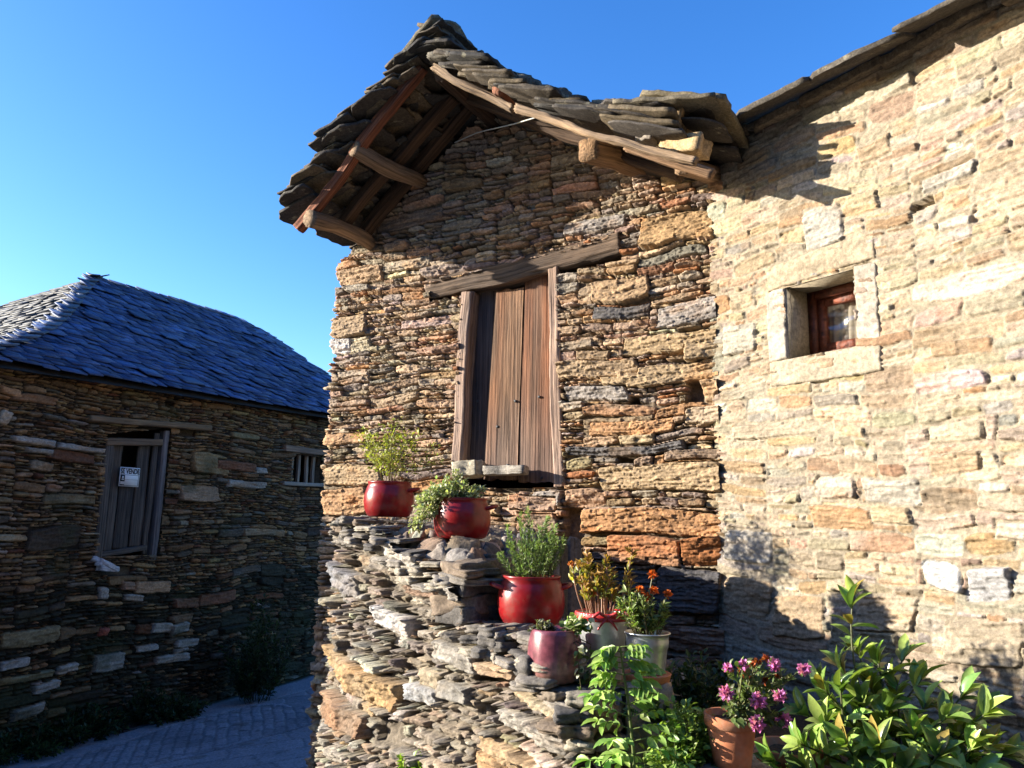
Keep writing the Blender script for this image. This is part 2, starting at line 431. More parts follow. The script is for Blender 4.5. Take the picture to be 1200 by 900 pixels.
def slab(acc, c, ux, uy, w_, l_, th, col, g, irr=.10, npt=19, chip=1.2):
    """irregular flat stone plate centred at c; ux width dir, uy length dir"""
    ux = np.array(ux, float); ux /= np.linalg.norm(ux); uy = np.array(uy, float); uy /= np.linalg.norm(uy)
    uz = np.cross(ux, uy); uz /= np.linalg.norm(uz)
    # broken polygon outline: jittered rectangle, some corners snapped off, edges chipped
    hx, hy = w_ / 2, l_ / 2; cr = []
    for sx, sy in ((-1, -1), (1, -1), (1, 1), (-1, 1)):
        px_, py_ = sx * hx * (1 + g.uniform(-irr, irr * .4)), sy * hy * (1 + g.uniform(-irr, irr * .4))
        if g.random() < .45:
            c1, c2 = g.uniform(.12, .38) * w_, g.uniform(.10, .30) * l_
            two = [(px_ - sx * c1, py_), (px_, py_ - sy * c2)]; cr += two if sx * sy < 0 else two[::-1]
        else: cr.append((px_, py_))
    cr = np.array(cr); out_ = []
    for k_ in range(len(cr)):
        p_, q_ = cr[k_], cr[(k_ + 1) % len(cr)]; Ls = np.linalg.norm(q_ - p_); m_ = max(2, int(Ls / .045)); nrm2 = np.array([q_[1] - p_[1], p_[0] - q_[0]]) / (Ls + 1e-9)
        for u_ in np.linspace(0, 1, m_, endpoint=False): out_.append(p_ * (1 - u_) + q_ * u_ + nrm2 * g.normal(0, .006) * (u_ > 0))
    out_ = np.array(out_); ar_ = np.cross(out_ - out_.mean(0), np.roll(out_, -1, 0) - out_.mean(0)).sum()
    if ar_ < 0: out_ = out_[::-1]
    x, y = out_[:, 0], out_[:, 1]; npt = len(x)
    rings = []; tl = (g.normal(0, .06), g.normal(0, .06))
    for zt, k in ((-.5, .985), (-.42, 1.0), (.40, .995), (.5, .985)):
        kk = k + g.uniform(-.012, .012, npt) * chip
        rings.append(np.array(c) + (x * kk)[:, None] * ux + (y * kk)[:, None] * uy + ((zt * th + g.uniform(-.05, .05, npt) * th) + tl[0] * x * th / .03 * .2 + tl[1] * y * th / .03 * .2)[:, None] * uz)
    V = np.concatenate(rings + [rings[0].mean(0)[None], rings[3].mean(0)[None]])
    q = quads(4, npt, True)
    b = [(4 * npt, (i + 1) % npt, i) for i in range(npt)]; t = [(4 * npt + 1, 3 * npt + i, 3 * npt + (i + 1) % npt) for i in range(npt)]
    acc.add(V, [q, b, t], np.array(col) * math.exp(g.normal(0, .15)))

def frame_of(p0, p1, upv):
    p0 = np.array(p0, float); p1 = np.array(p1, float); a = p1 - p0; L = np.linalg.norm(a); a /= L
    c = np.array(upv, float); c = c - a * (c @ a); c /= np.linalg.norm(c); b = np.cross(c, a)
    return p0, a, b, c, L
def beam(acc, p0, p1, w_, h_, upv=(0, 0, 1), col=(.2, .14, .09), g=rng, nl=None, k=7, groove=.003, wobble=.006, taper=1.0, cend=None, res=.02):
    p0, a, b, c, L = frame_of(p0, p1, upv)
    nl = nl or max(6, min(90, int(L / res)))
    per = []
    for s in range(4):
        for t in np.linspace(0, 1, k, endpoint=False):
            x, y = [(-1 + 2 * t, -1), (1, -1 + 2 * t), (1 - 2 * t, 1), (-1, 1 - 2 * t)][s]
            per.append((x, y))
    per = np.array(per); rr = (np.abs(per[:, 0]) ** 8 + np.abs(per[:, 1]) ** 8) ** (-1 / 8); per = per * (rr * 1.0)[:, None]
    np_ = len(per); l = np.linspace(0, 1, nl); o = g.random(4) * 40
    LL, PP = np.meshgrid(l * L, np.arange(np_), indexing='ij')
    pl = 2 * (w_ + h_) / np_
    d = groove * fbm(LL * 2.5 + o[0], PP * pl * 70 + o[1], 0, 3) + .5 * groove * fbm(LL * 12 + o[2], PP * pl * 30, 2, 2)
    sc_ = 1 + (taper - 1) * l[:, None]
    bx = per[None, :, 0] * (w_ / 2 * sc_ + d); by = per[None, :, 1] * (h_ / 2 * sc_ + d)
    wob_b = wobble * (fbm(l * L * 1.8 + o[3], l * 0, 1, 2)); wob_c = wobble * (fbm(l * L * 1.8 + o[1], l * 0 + 3, 2, 2))
    le = l * L; 
    V = p0 + le[:, None, None] * a + (bx + wob_b[:, None])[..., None] * b + (by + wob_c[:, None])[..., None] * c
    ej = g.uniform(-1, 1, (2, np_)) * .004
    V[0] += ej[0][:, None] * a; V[-1] += ej[1][:, None] * a
    gc = np.stack([LL + o[0], bx + o[1], by + o[2]], -1)
    cap = np.array([V[0].mean(0), V[-1].mean(0)]); gcap = np.array([gc[0].mean(0), gc[-1].mean(0)])
    n0 = nl * np_
    f = [(n0, (i + 1) % np_, i) for i in range(np_)] + [(n0 + 1, (nl - 1) * np_ + i, (nl - 1) * np_ + (i + 1) % np_) for i in range(np_)]
    cc = np.array(col) * (1 + .15 * fbm(LL * 3 + o[1], PP * pl * 6, 4, 3))[..., None]
    if cend is not None:
        t = sstep(cend[0], cend[1], l)[:, None, None]; cc = cc * (1 - t) + np.array(cend[2]) * t
    acc.add(np.concatenate([V.reshape(-1, 3), cap]), [quads(nl, np_, True), f],
            np.concatenate([cc.reshape(-1, 3), cc[0, :1], cc[-1, :1]]), np.concatenate([gc.reshape(-1, 3), gcap]))
def log(acc, pts, r0, r1, col, g=rng, ns=28, nl=40, rough=.08):
    pts = np.array(pts, float); s = np.linspace(0, 1, len(pts)); l = np.linspace(0, 1, nl)
    ctr = np.stack([np.interp(l, s, pts[:, i]) for i in range(3)], -1)
    for _ in range(3): ctr[1:-1] = (ctr[:-2] + ctr[1:-1] * 2 + ctr[2:]) / 4
    tg = np.gradient(ctr, axis=0); tg /= np.linalg.norm(tg, axis=1)[:, None]
    u = np.cross(tg, [0.1, .2, 1.]); u /= np.linalg.norm(u, axis=1)[:, None]; v = np.cross(tg, u)
    th = np.linspace(0, 2 * math.pi, ns, endpoint=False); o = g.random(3) * 30
    LL, TT = np.meshgrid(l, th, indexing='ij')
    rad = (r0 + (r1 - r0) * LL) * (1 + rough * 2.5 * fbm(LL * 3 + o[0], np.cos(TT) * 2 + o[1], 1, 3) + rough * 1.6 * fbm(LL * 2 + o[2], TT * 5, 3, 3))
    V = ctr[:, None] + (rad * np.cos(TT))[..., None] * u[:, None] + (rad * np.sin(TT))[..., None] * v[:, None]
    Lm = np.linalg.norm(np.diff(pts, axis=0), axis=1).sum()
    gc = np.stack([LL * Lm + o[0], rad * np.cos(TT) + o[1], rad * np.sin(TT) + o[2]], -1)
    n0 = nl * ns
    f = [(n0, i, (i + 1) % ns) for i in range(ns)] + [(n0 + 1, (nl - 1) * ns + (i + 1) % ns, (nl - 1) * ns + i) for i in range(ns)]
    q = quads(nl, ns, True)[:, ::-1]
    acc.add(np.concatenate([V.reshape(-1, 3), ctr[:1], ctr[-1:]]), [q, f], np.array(col), np.concatenate([gc.reshape(-1, 3), gc[0].mean(0)[None], gc[-1].mean(0)[None]]))
def box(acc, p0, p1, w_, h_, upv=(0, 0, 1), col=(.5, .5, .5)):
    p0, a, b, c, L = frame_of(p0, p1, upv)
    V = [p0 + a * L * i + b * w_ / 2 * j + c * h_ / 2 * k_ for i in (0, 1) for j in (-1, 1) for k_ in (-1, 1)]
    acc.add(V, [[(0, 1, 3, 2), (4, 6, 7, 5), (0, 4, 5, 1), (2, 3, 7, 6), (0, 2, 6, 4), (1, 5, 7, 3)]], col)
def tube(acc, pts, r0, r1, col, ns=6, nl=None):
    pts = np.array(pts, float); nl = nl or len(pts)
    s = np.linspace(0, 1, len(pts)); l = np.linspace(0, 1, nl)
    ctr = np.stack([np.interp(l, s, pts[:, i]) for i in range(3)], -1)
    tg = np.gradient(ctr, axis=0); tg /= np.linalg.norm(tg, axis=1)[:, None] + 1e-9
    u = np.cross(tg, [.13, .31, .94]); u /= np.linalg.norm(u, axis=1)[:, None] + 1e-9; v = np.cross(tg, u)
    th = np.linspace(0, 2 * math.pi, ns, endpoint=False); rad = (r0 + (r1 - r0) * l)[:, None]
    V = ctr[:, None] + (rad * np.cos(th))[..., None] * u[:, None] + (rad * np.sin(th))[..., None] * v[:, None]
    acc.add(V.reshape(-1, 3), [quads(nl, ns, True)], col)
def lathe(acc, base, prof, col=(.5, .5, .5), n=44, tiltm=None, wob=0, dents=0):
    prof = np.array(prof, float); th = np.linspace(0, 2 * math.pi, n, endpoint=False)
    r = prof[:, :1] * (1 + wob * np.sin(2 * th + .6)[None] + dents * np.minimum(0, np.cos(4 * th + 1.0))[None] * np.exp(-((prof[:, 1:] - .085) / .04) ** 2))
    V = np.stack([r * np.cos(th), r * np.sin(th), np.broadcast_to(prof[:, 1:], r.shape)], -1).reshape(-1, 3)
    if tiltm is not None: V = V @ np.array(tiltm).T
    V = V + np.array(base)
    f = [tuple(range(n))[::-1]]
    acc.add(V, [quads(len(prof), n, True), f], col)

# ------------------------------------------------------------------ plan of the place
C0 = at(838, 450, 4.2); C0[2] = 0
Uc = -hd(-60.6); Nc = hd(-60.6 - 90)          # gabled house front: right along the wall, outwards
Ur = -hd(-32.8); Nr = hd(-32.8 - 90)          # right-hand house wall
WC = 2.87                                     # width of the gabled front
def cw(s, z, d=0): return C0 - Uc * s + Nc * d + np.array([0, 0, z])
def cwpx(px, py, d=0):
    p = hit(px, py, C0 + Nc * d, Nc); return (p - C0) @ (-Uc), p[2]
def rw(t, z, d=0): return C0 + Ur * t + Nr * d + np.array([0, 0, z])
def rwpx(px, py, d=0):
    p = hit(px, py, C0 + Nr * d, Nr); return (p - C0) @ Ur, p[2]
B0 = np.array([-4.328, 7.07, 0]); DL = hd(24.52); NL = np.array([DL[1], -DL[0], 0])
def lh(t, w_, z): return B0 + DL * t - NL * w_ + np.array([0, 0, z])   # w_ = depth behind the front wall
def lhpx(px, py, w_=0):
    p = hit(px, py, B0 - NL * w_, NL); return (p - B0) @ DL, p[2]
def zst(x, y):
    p = -.9097 * x + .4153 * y
    return -.52 * np.clip(p, -2.0, 9.0) / 6.87
# ------------------------------------------------------------------ ground and street
def build_ground():
    n = 60
    r = np.concatenate([np.linspace(0, 40, 12), np.geomspace(50, 3000, 14)])
    th = np.linspace(0, 2 * math.pi, n, endpoint=False)
    RR, TT = np.meshgrid(r, th, indexing='ij'); x = RR * np.cos(TT); y = RR * np.sin(TT)
    z = -.95 + .12 * fbm(x * .06, y * .06, 2, 3) - .004 * np.maximum(RR - 40, 0)
    V = np.stack([x, y, z], -1).reshape(-1, 3)
    c = np.array([.10, .09, .055]) * (1 + .4 * fbm(x * .1, y * .1, 4, 3))[..., None]
    o = mesh_obj("ground", V, [quads(len(r), n, True)], M_RUBBLE, None, c.reshape(-1, 3))
    tag(o, kind="structure")
    # street of slate setts and flags
    xs = np.unique(np.round(np.concatenate([np.arange(-9, -4.6, .12), np.arange(-4.6, -.7, .011), np.arange(-.7, 4.5, .12)]), 4))
    ys = np.unique(np.round(np.concatenate([np.arange(-4, 4.6, .12), np.arange(4.6, 11.2, .014), np.arange(11.2, 18, .15)]), 4))
    XX, YY = np.meshgrid(xs, ys)
    # street coordinates: a along the house front, b towards the house
    a = (XX - B0[0]) * DL[0] + (YY - B0[1]) * DL[1]; b = -((XX - B0[0]) * NL[0] + (YY - B0[1]) * NL[1])  # b<0 in the street
    wx = XX + .03 * fbm(XX * 1.5, YY * 1.5, 1, 2) + .014 * fbm(XX * 9, YY * 9, 5, 3); wy = YY + .03 * fbm(XX * 1.5, YY * 1.5, 3, 2) + .014 * fbm(XX * 9, YY * 9, 6, 3)
    def pat(u, v, lw, lh_, g0, seed):
        r = np.floor(v / lh_); uu = u + (np.sin(r * 12.9) * 43.7 % 1) * lw + .02 * fbm(u * 6, v * 6, seed, 2)
        k = np.floor(uu / lw); fu = (uu / lw - k) * lw; fv = (v / lh_ - r) * lh_
        d = np.minimum(np.minimum(fu, lw - fu), np.minimum(fv, lh_ - fv)) + .004 * fbm(u * 40, v * 40, seed, 2)
        h = (np.sin(k * 78.233 + r * 37.719) * 4375.85) % 1
        return np.clip((d - g0) / .012, 0, 1), h
    ang = math.radians(18)
    u1 = wx * math.cos(ang) + wy * math.sin(ang); v1 = -wx * math.sin(ang) + wy * math.cos(ang)
    s1, h1 = pat(v1, u1, .24, .105, .005, 1)          # long thin setts standing on edge
    a2 = math.radians(24); u2 = wx * math.cos(a2) + wy * math.sin(a2); v2 = -wx * math.sin(a2) + wy * math.cos(a2)
    s2, h2 = pat(u2, v2, .62, .33, .004, 2)
    edge_b = -1.15 + .05 * np.sin(a * 2)
    reg1 = ((b < -.55 - .02 * np.sin(a * 3)) & (b > -1.55 - .25 * a) & (a < 2.4)).astype(float)
    marg = sstep(-.62, -.56, b + .04 * fbm(a * 2, b * 2, 2, 2))
    s = s1 * reg1 + s2 * (1 - reg1); h = h1 * reg1 + h2 * (1 - reg1)
    groove = np.exp(-((b + 1.6 + .22 * a + .05 * np.sin(a * 1.7)) / .02) ** 2) + np.exp(-((b + .62) / .012) ** 2)
    disp = (.005 * s + .009 * (h - .5) * s) * (1 - marg) + marg * .008
    disp = disp + .006 * fbm(XX * 5, YY * 5, 5, 4) + .003 * fbm(XX * 40, YY * 40, 6, 3) + .03 * fbm(XX * .7, YY * .7, 4, 2) - .02 * groove
    z = zst(XX, YY) + disp
    base = np.array([.225, .24, .27]); c = base * (1 + .35 * (h - .5)[..., None] * (1 - marg)[..., None]) * (.65 + .35 * np.maximum(s, marg))[..., None]
    c = c * (1 + .25 * fbm(XX * 3, YY * 3, 3, 4))[..., None] * (1 + .25 * marg)[..., None]
    c = c * (1 - .6 * np.clip(groove, 0, 1))[..., None]
    deb = sstep(.42, .6, fbm(XX * 6, YY * 6, 7, 4))[..., None] * .5; c = c * (1 - deb) + np.array([.07, .062, .045]) * deb
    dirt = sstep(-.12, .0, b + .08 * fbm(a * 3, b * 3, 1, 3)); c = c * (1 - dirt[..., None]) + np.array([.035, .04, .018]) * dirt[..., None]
    V = np.stack([XX, YY, z], -1).reshape(-1, 3)
    o = mesh_obj("street", V, [quads(len(ys), len(xs))], M_PAVE, None, c.reshape(-1, 3))
    tag(o, kind="structure")
    p = at(145, 852, 7.0); r = ray(145, 852)
    for _ in range(6):
        D = (zst(p[0], p[1]) + .02 - 1.6) / r[2]; p = CAM + r * D
    a_ = Acc(); g = np.random.default_rng(2)
    A = np.array([DL[0], DL[1], 0]); B = NL
    for k in range(8): box(a_, p - A * .17 + B * (-.15 + .043 * k) + [0, 0, .012], p + A * .17 + B * (-.15 + .043 * k) + [0, 0, .012], .022, .02, col=(.03, .03, .03))
    for sgn in (-1, 1):
        box(a_, p + A * .18 * sgn - B * .18 + [0, 0, .014], p + A * .18 * sgn + B * .18 + [0, 0, .014], .03, .022)
        box(a_, p + B * .185 * sgn - A * .163 + [0, 0, .014], p + B * .185 * sgn + A * .163 + [0, 0, .014], .03, .022)
    o = a_.build("drain_grate", M_DARK, None, origin=p)
    tag(o, "dark iron drain grate set in the shaded street beside the old cottage", "drain")
build_ground()
def build_sky_blocker():
    # invented unseen slope behind the viewer, added to cut sky fill on the walls
    xs = np.linspace(-34, 40, 110); ys = np.linspace(-45, 1.4, 90); XX, YY = np.meshgrid(xs, ys)
    d = np.interp(XX, [-34, -12, -6, -3.2, 40], [-.5, .9, .7, -2.6, -2.6]) - YY
    z = -1.1 + 8.0 * sstep(0, 5.5, d + .8 * fbm(XX * .3, YY * .3, 1, 3)) + .15 * np.maximum(d - 6, 0) + .4 * fbm(XX * .5, YY * .5, 3, 4)
    z = np.where(d < 0, -1.1 - .02 * np.abs(d), z)
    c = np.array([.085, .085, .045]) * (1 + .5 * fbm(XX * .8, YY * .8, 5, 4))[..., None]
    o = mesh_obj("sky_blocker", np.stack([XX, YY, z], -1).reshape(-1, 3), [quads(90, 110)], M_RUBBLE, None, c.reshape(-1, 3)); tag(o, kind="structure")
build_sky_blocker()

# ------------------------------------------------------------------ gabled stone house
TAN = (.38, .27, .165); ORANGE = (.385, .23, .12); BROWN = (.27, .19, .13); GREY = (.28, .245, .215); DGREY = (.115, .105, .10)
RUST = (.33, .135, .05); PALE = (.52, .43, .30); OCH = (.37, .265, .155)
ZL = np.array([[1.6, 4.66], [2.0, 4.42], [2.45, 4.05], [2.95, 3.66]])
ZR = np.array([[-.32, 3.60], [-.2, 3.69], [0, 3.80], [.28, 3.86], [.5, 3.92], [.77, 4.05], [1.0, 4.17], [1.24, 4.36], [1.41, 4.52], [1.6, 4.66]])
def ztop(s):
    s = np.asarray(s, float)
    return np.where(s > 1.6, np.interp(s, ZL[:, 0], ZL[:, 1]), np.interp(s, ZR[:, 0], ZR[:, 1]))
def tv(s, z, d):
    k = (4.203 - 1.167 * d) / (4.203 - d); return -1.079 + k * (s + 1.079), 1.6 + k * (z - 1.6)
def zund_(s):
    return float(np.interp(s, [1.485, 2.92], [4.44, 3.42]) if s > 1.485 else np.interp(s, [-.35, 1.27, 1.485], [3.29, 4.285, 4.44]))
def zund(s):      # underside of the slab pack
    s = np.asarray(s, float)
    return np.where(s > 1.6, np.interp(s, [1.6, 2.95], [4.53, 3.53]), np.interp(s, [-.3, 1.33, 1.6], [3.36, 4.36, 4.53]))

def build_gabled_house():
    root = thing("stone_house", "brown dry stone house with wooden hay door under an overhanging slab roof gable", "house", cw(1.4, -.2, 0))
    # wall: flank then front
    LB = 3.0
    X = np.concatenate([np.arange(0, LB - .16, .018), np.arange(LB - .16, LB + WC + .001, .0048)])
    Z = np.concatenate([np.arange(-.45, .85, .014), np.arange(.85, 4.62, .0048)])
    pts = [cw(WC, 0, -LB)[:2], cw(WC, 0)[:2], cw(-.02, 0)[:2]]
    pos, nrm, _ = path_sample(pts, [0, .05, 0], X)
    S = LB + WC - X          # s on the front, s>WC on the flank
    ex = []
    def e(x0, y0, x1, y1, col, o=.012):
        s0, z0 = cwpx(x0, (y0 + y1) / 2); s1, z1 = cwpx(x1, (y0 + y1) / 2)
        _, zt = cwpx((x0 + x1) / 2, y0); _, zb = cwpx((x0 + x1) / 2, y1)
        ex.append((LB + WC - s0, LB + WC - s1, zb, zt, col, o))
    e(700, 545, 843, 577, OCH, .022); e(678, 597, 843, 628, (.40, .215, .10), .02); e(712, 630, 797, 664, (.36, .19, .10), .03)
    e(798, 628, 844, 666, RUST, .02); e(764, 668, 845, 722, (.085, .08, .08), .03); e(704, 427, 841, 452, OCH, .018)
    e(731, 390, 839, 413, (.36, .255, .145), .014); e(800, 402, 843, 424, OCH, .02); e(652, 421, 748, 443, TAN, .012)
    e(692, 490, 787, 507, (.42, .24, .12), .012); e(746, 250, 833, 287, (.38, .245, .125), .02); e(688, 322, 758, 352, (.35, .235, .135), .012)
    e(379, 505, 429, 520, ORANGE, .012); e(378, 543, 441, 568, OCH, .015); e(377, 570, 430, 602, ORANGE, .018)
    e(390, 393, 413, 411, (.62, .56, .50), .012); e(390, 368, 427, 392, TAN, .012); e(655, 256, 728, 272, GREY, .0)
    e(800, 448, 817, 475, None); e(817, 448, 842, 478, TAN, .02); e(656, 592, 679, 652, None); e(572, 556, 604, 577, None)
    e(660, 520, 800, 533, DGREY, .012); e(620, 572, 655, 590, GREY, .02)
    e(700, 668, 760, 700, DGREY, .0); e(780, 530, 843, 543, BROWN, .015); e(800, 480, 843, 502, (.40, .30, .20), .015)
    e(660, 452, 735, 470, GREY, .012); e(690, 356, 760, 372, DGREY, .0); e(770, 352, 843, 380, GREY, .01)
    e(600, 598, 650, 622, BROWN, .012); e(590, 578, 650, 596, (.38, .25, .17), .02); e(500, 575, 560, 600, TAN, .01)
    pal = [(4, TAN), (2.0, ORANGE), (4, BROWN), (2.6, GREY), (1.7, DGREY), (1, RUST), (.7, PALE), (1.3, (.27, .19, .12))]
    def cf(cx, cz, hw, hh, col, g):
        s = LB + WC - cx; m = (s > 1.55) & (g.random(len(cx)) < .35)
        col = col.copy(); col[m] = np.array([.33, .27, .20]) * np.exp(g.normal(0, .25, (m.sum(), 1)))
        q = (s < 1.0) & (hh > .03) & (g.random(len(cx)) < .18); col[q] = np.array(OCH)
        return col
    H, col = stone_field(X, Z, .047, 21, pal, ex, depth=.040, joint=(.14, .105, .07), lam=.008, taper=(0, .6), prot=.011, relief=.0095, colour_fn=cf, asp=(2.4, 9), lmax=.7, missing=.010, blend=.38, tilt=.22, stain=.6, edge=.005, gapr=(.0005, .003), corner=.25, warp=(.05, .06), sig=.5)
    zz = Z[:, None]; SS = np.broadcast_to(S[None], H.shape)
    sl_ = np.interp(zz, [1.90, 3.09], [1.735, 1.715]); sr_ = np.interp(zz, [1.82, 3.16], [.955, 1.025])
    door = (SS < sl_) & (SS > sr_) & (zz > 1.80) & (zz < 3.17)
    lint = (SS < 2.0) & (SS > .57) & (zz > 3.05 + .07 * (2.0 - SS)) & (zz < 3.16 + .10 * (2.0 - SS))
    lint2 = (SS < 2.0 - .015) & (SS > .585) & (zz > 3.085 + .062 * (2.0 - SS)) & (zz < 3.21 + .075 * (2.0 - SS))
    topl = np.where(SS > WC, np.interp(WC, [1.485, 2.92], [4.46, 3.44]), np.where(SS > 1.485, np.interp(SS, [1.485, 2.92], [4.46, 3.44]), np.interp(SS, [-.35, 1.27, 1.485], [3.31, 4.305, 4.46]))) + .02
    mask = (zz < topl) & ~door & ~lint2
    field_mesh("front_wall", pos, nrm, X, Z, H, col, M_STONE, root, mask)
    # masonry core, back and hidden flank (with the doorway left open)
    a = Acc(); g = np.random.default_rng(4); cc = (.12, .09, .06)
    n_ = -Nc
    def slabbox(s0, s1, z0, z1, d0, d1):
        V = [cw(s, z, d) for s in (s0, s1) for d in (d0, d1) for z in (z0, z1)]
        a.add(V, [[(0, 1, 3, 2), (4, 6, 7, 5), (0, 4, 5, 1), (2, 3, 7, 6), (0, 2, 6, 4), (1, 5, 7, 3)]], cc)
    slabbox(1.72, WC - .09, -.45, 3.42, -.12, -.4); slabbox(.03, .97, -.45, 3.45, -.12, -.4)
    slabbox(.97, 1.72, -.45, 1.78, -.12, -.4); slabbox(.97, 1.72, 3.2, 4.0, -.12, -.4)
    slabbox(WC - .4, WC - .09, -.45, 3.38, -.4, -LB); slabbox(.03, .3, -.45, 3.3, -.4, -LB)
    slabbox(.03, WC - .09, -.45, 3.38, -LB, -LB - .3)
    a.build("wall_core", M_STONE, root)
    # gable triangle behind the field
    a = Acc(); V = []
    outl = [(.03, 3.4), (WC - .1, 3.42), (1.485, 4.40)]
    for d in (-.14, -.38): V += [cw(s, z, d) for s, z in outl]
    a.add(V, [[(0, 2, 1), (3, 4, 5)], [(0, 1, 4, 3), (1, 2, 5, 4), (2, 0, 3, 5)]], cc); a.build("gable_core", M_STONE, root)
    # lintel
    a = Acc()
    s0, z0 = 2.02, 3.165; s1, z1 = .56, 3.285
    beam(a, cw(s0, z0 + .01, -.101), cw(s1, z1 + .01, -.101), .20, .155, col=(.135, .098, .07), g=g, groove=.011, wobble=.022, k=12)
    a.build("lintel", M_WOOD, root)
    # door posts
    a = Acc(); beam(a, cw(1.705, 1.86, -.055), cw(1.672, 3.115, -.055), .085, .11, upv=Nc, col=(.32, .235, .185), g=g, groove=.006, wobble=.012, k=9); a.build("door_post", M_WOOD, root)
    a = Acc(); beam(a, cw(.965, 1.80, -.055), cw(1.025, 3.20, -.055), .075, .10, upv=Nc, col=(.34, .245, .19), g=g, groove=.006, wobble=.010, k=9); a.build("door_post", M_WOOD, root)
    # door with three planks
    door = bpy.data.objects.new("door", None); C.objects.link(door); door.parent = root; ORG[door.name] = ORG[root.name]
    def plank(corners, d, th, col):
        # corners: (s_bottomleft, s_bottomright, zb, s_topleft, s_topright, zt)
        sbl, sbr, zb, stl, str_, zt = corners; a = Acc(); nl, nk = 120, 24
        L_ = np.linspace(0, 1, nl); K = np.linspace(0, 1, nk); o = g.random(4) * 40
        LL, KK = np.meshgrid(L_, K, indexing='ij')
        crack = .006 * fbm(LL * 2 + o[3], KK * 0, 2, 3)
        s = (sbl + (stl - sbl) * LL) * (1 - KK) + (sbr + (str_ - sbr) * LL) * KK + crack * (np.abs(KK - .5) * 2) ** 4
        z = zb + (zt - zb) * LL + .012 * fbm(KK * 6 + o[0], LL * 0, 1, 2) * (np.abs(LL - .5) * 2) ** 6
        gr = .0022 * fbm(LL * 3 + o[0], KK * 22 + o[1], 0, 3) + .003 * fbm(LL * 1.2 + o[1], KK * 4 + o[2], 3, 2)
        edge = -.004 * (np.abs(KK - .5) * 2) ** 10
        Vf = np.stack([cw(0, 0)[0] - Uc[0] * s + Nc[0] * (d + gr + edge), cw(0, 0)[1] - Uc[1] * s + Nc[1] * (d + gr + edge), z], -1)
        Vb = np.stack([cw(0, 0)[0] - Uc[0] * s + Nc[0] * (d - th), cw(0, 0)[1] - Uc[1] * s + Nc[1] * (d - th), z], -1)
        gc = np.stack([z + o[0], s * 1.0 + o[1], gr * 4], -1)
        cc = np.array(col) * (1 + .2 * fbm(LL * 2, KK * 3 + o[2], 2, 3))[..., None]
        red = sstep(-.1, .4, fbm(LL * 1.3 + o[1], KK * 2.5 + o[3], 4, 2))[..., None]
        cc = cc * (1 - red * .5) + cc * np.array([1.25, .82, .55]) * red * .5
        weather = sstep(.5, .05, LL)[..., None] * .6
        cc = cc * (1 - weather) + np.array([.33, .26, .22]) * weather * cc.mean() / .22
        m = nl * nk; q = quads(nl, nk)
        rim = [i for i in range(nk)] + [i * nk + nk - 1 for i in range(1, nl)] + [(nl - 1) * nk + i for i in range(nk - 2, -1, -1)] + [i * nk for i in range(nl - 2, 0, -1)]
        side = [(rim[i], rim[(i + 1) % len(rim)], rim[(i + 1) % len(rim)] + m, rim[i] + m) for i in range(len(rim))]
        a.add(np.concatenate([Vf.reshape(-1, 3), Vb.reshape(-1, 3)]), [q, q[:, ::-1] + m, side], np.concatenate([cc.reshape(-1, 3)] * 2), np.concatenate([gc.reshape(-1, 3)] * 2))
        return a.build("plank", M_WOOD, door)
    plank((1.685, 1.50, 1.86, 1.65, 1.40, 3.20), -.105, .03, (.125, .095, .085))
    plank((1.535, 1.285, 1.85, 1.475, 1.262, 3.11), -.066, .035, (.185, .112, .068))
    plank((1.278, .985, 1.83, 1.256, 1.03, 3.21), -.070, .035, (.165, .095, .06))
    for (px, py) in ((560, 470), (583, 500), (604, 470), (635, 560), (595, 545), (632, 465)):
        s, z = cwpx(px, py, -.066)
        a = Acc(); rock(a, cw(s, z, -.064), (.016, .016, .010), Uc, Nc, n=5, a=.8, rough=.05, col=(.03, .025, .022)); a.build("nail", M_DARK, door)
    # near-black sheet standing in for the unlit room behind the door
    a = Acc(); box(a, cw(1.35, 1.8, -.42), cw(1.35, 3.25, -.42), 1.0, .02, upv=Nc); a.build("interior", M_CAVITY, root)

    # ---------------- roof
    roof_parts(root)
    return root
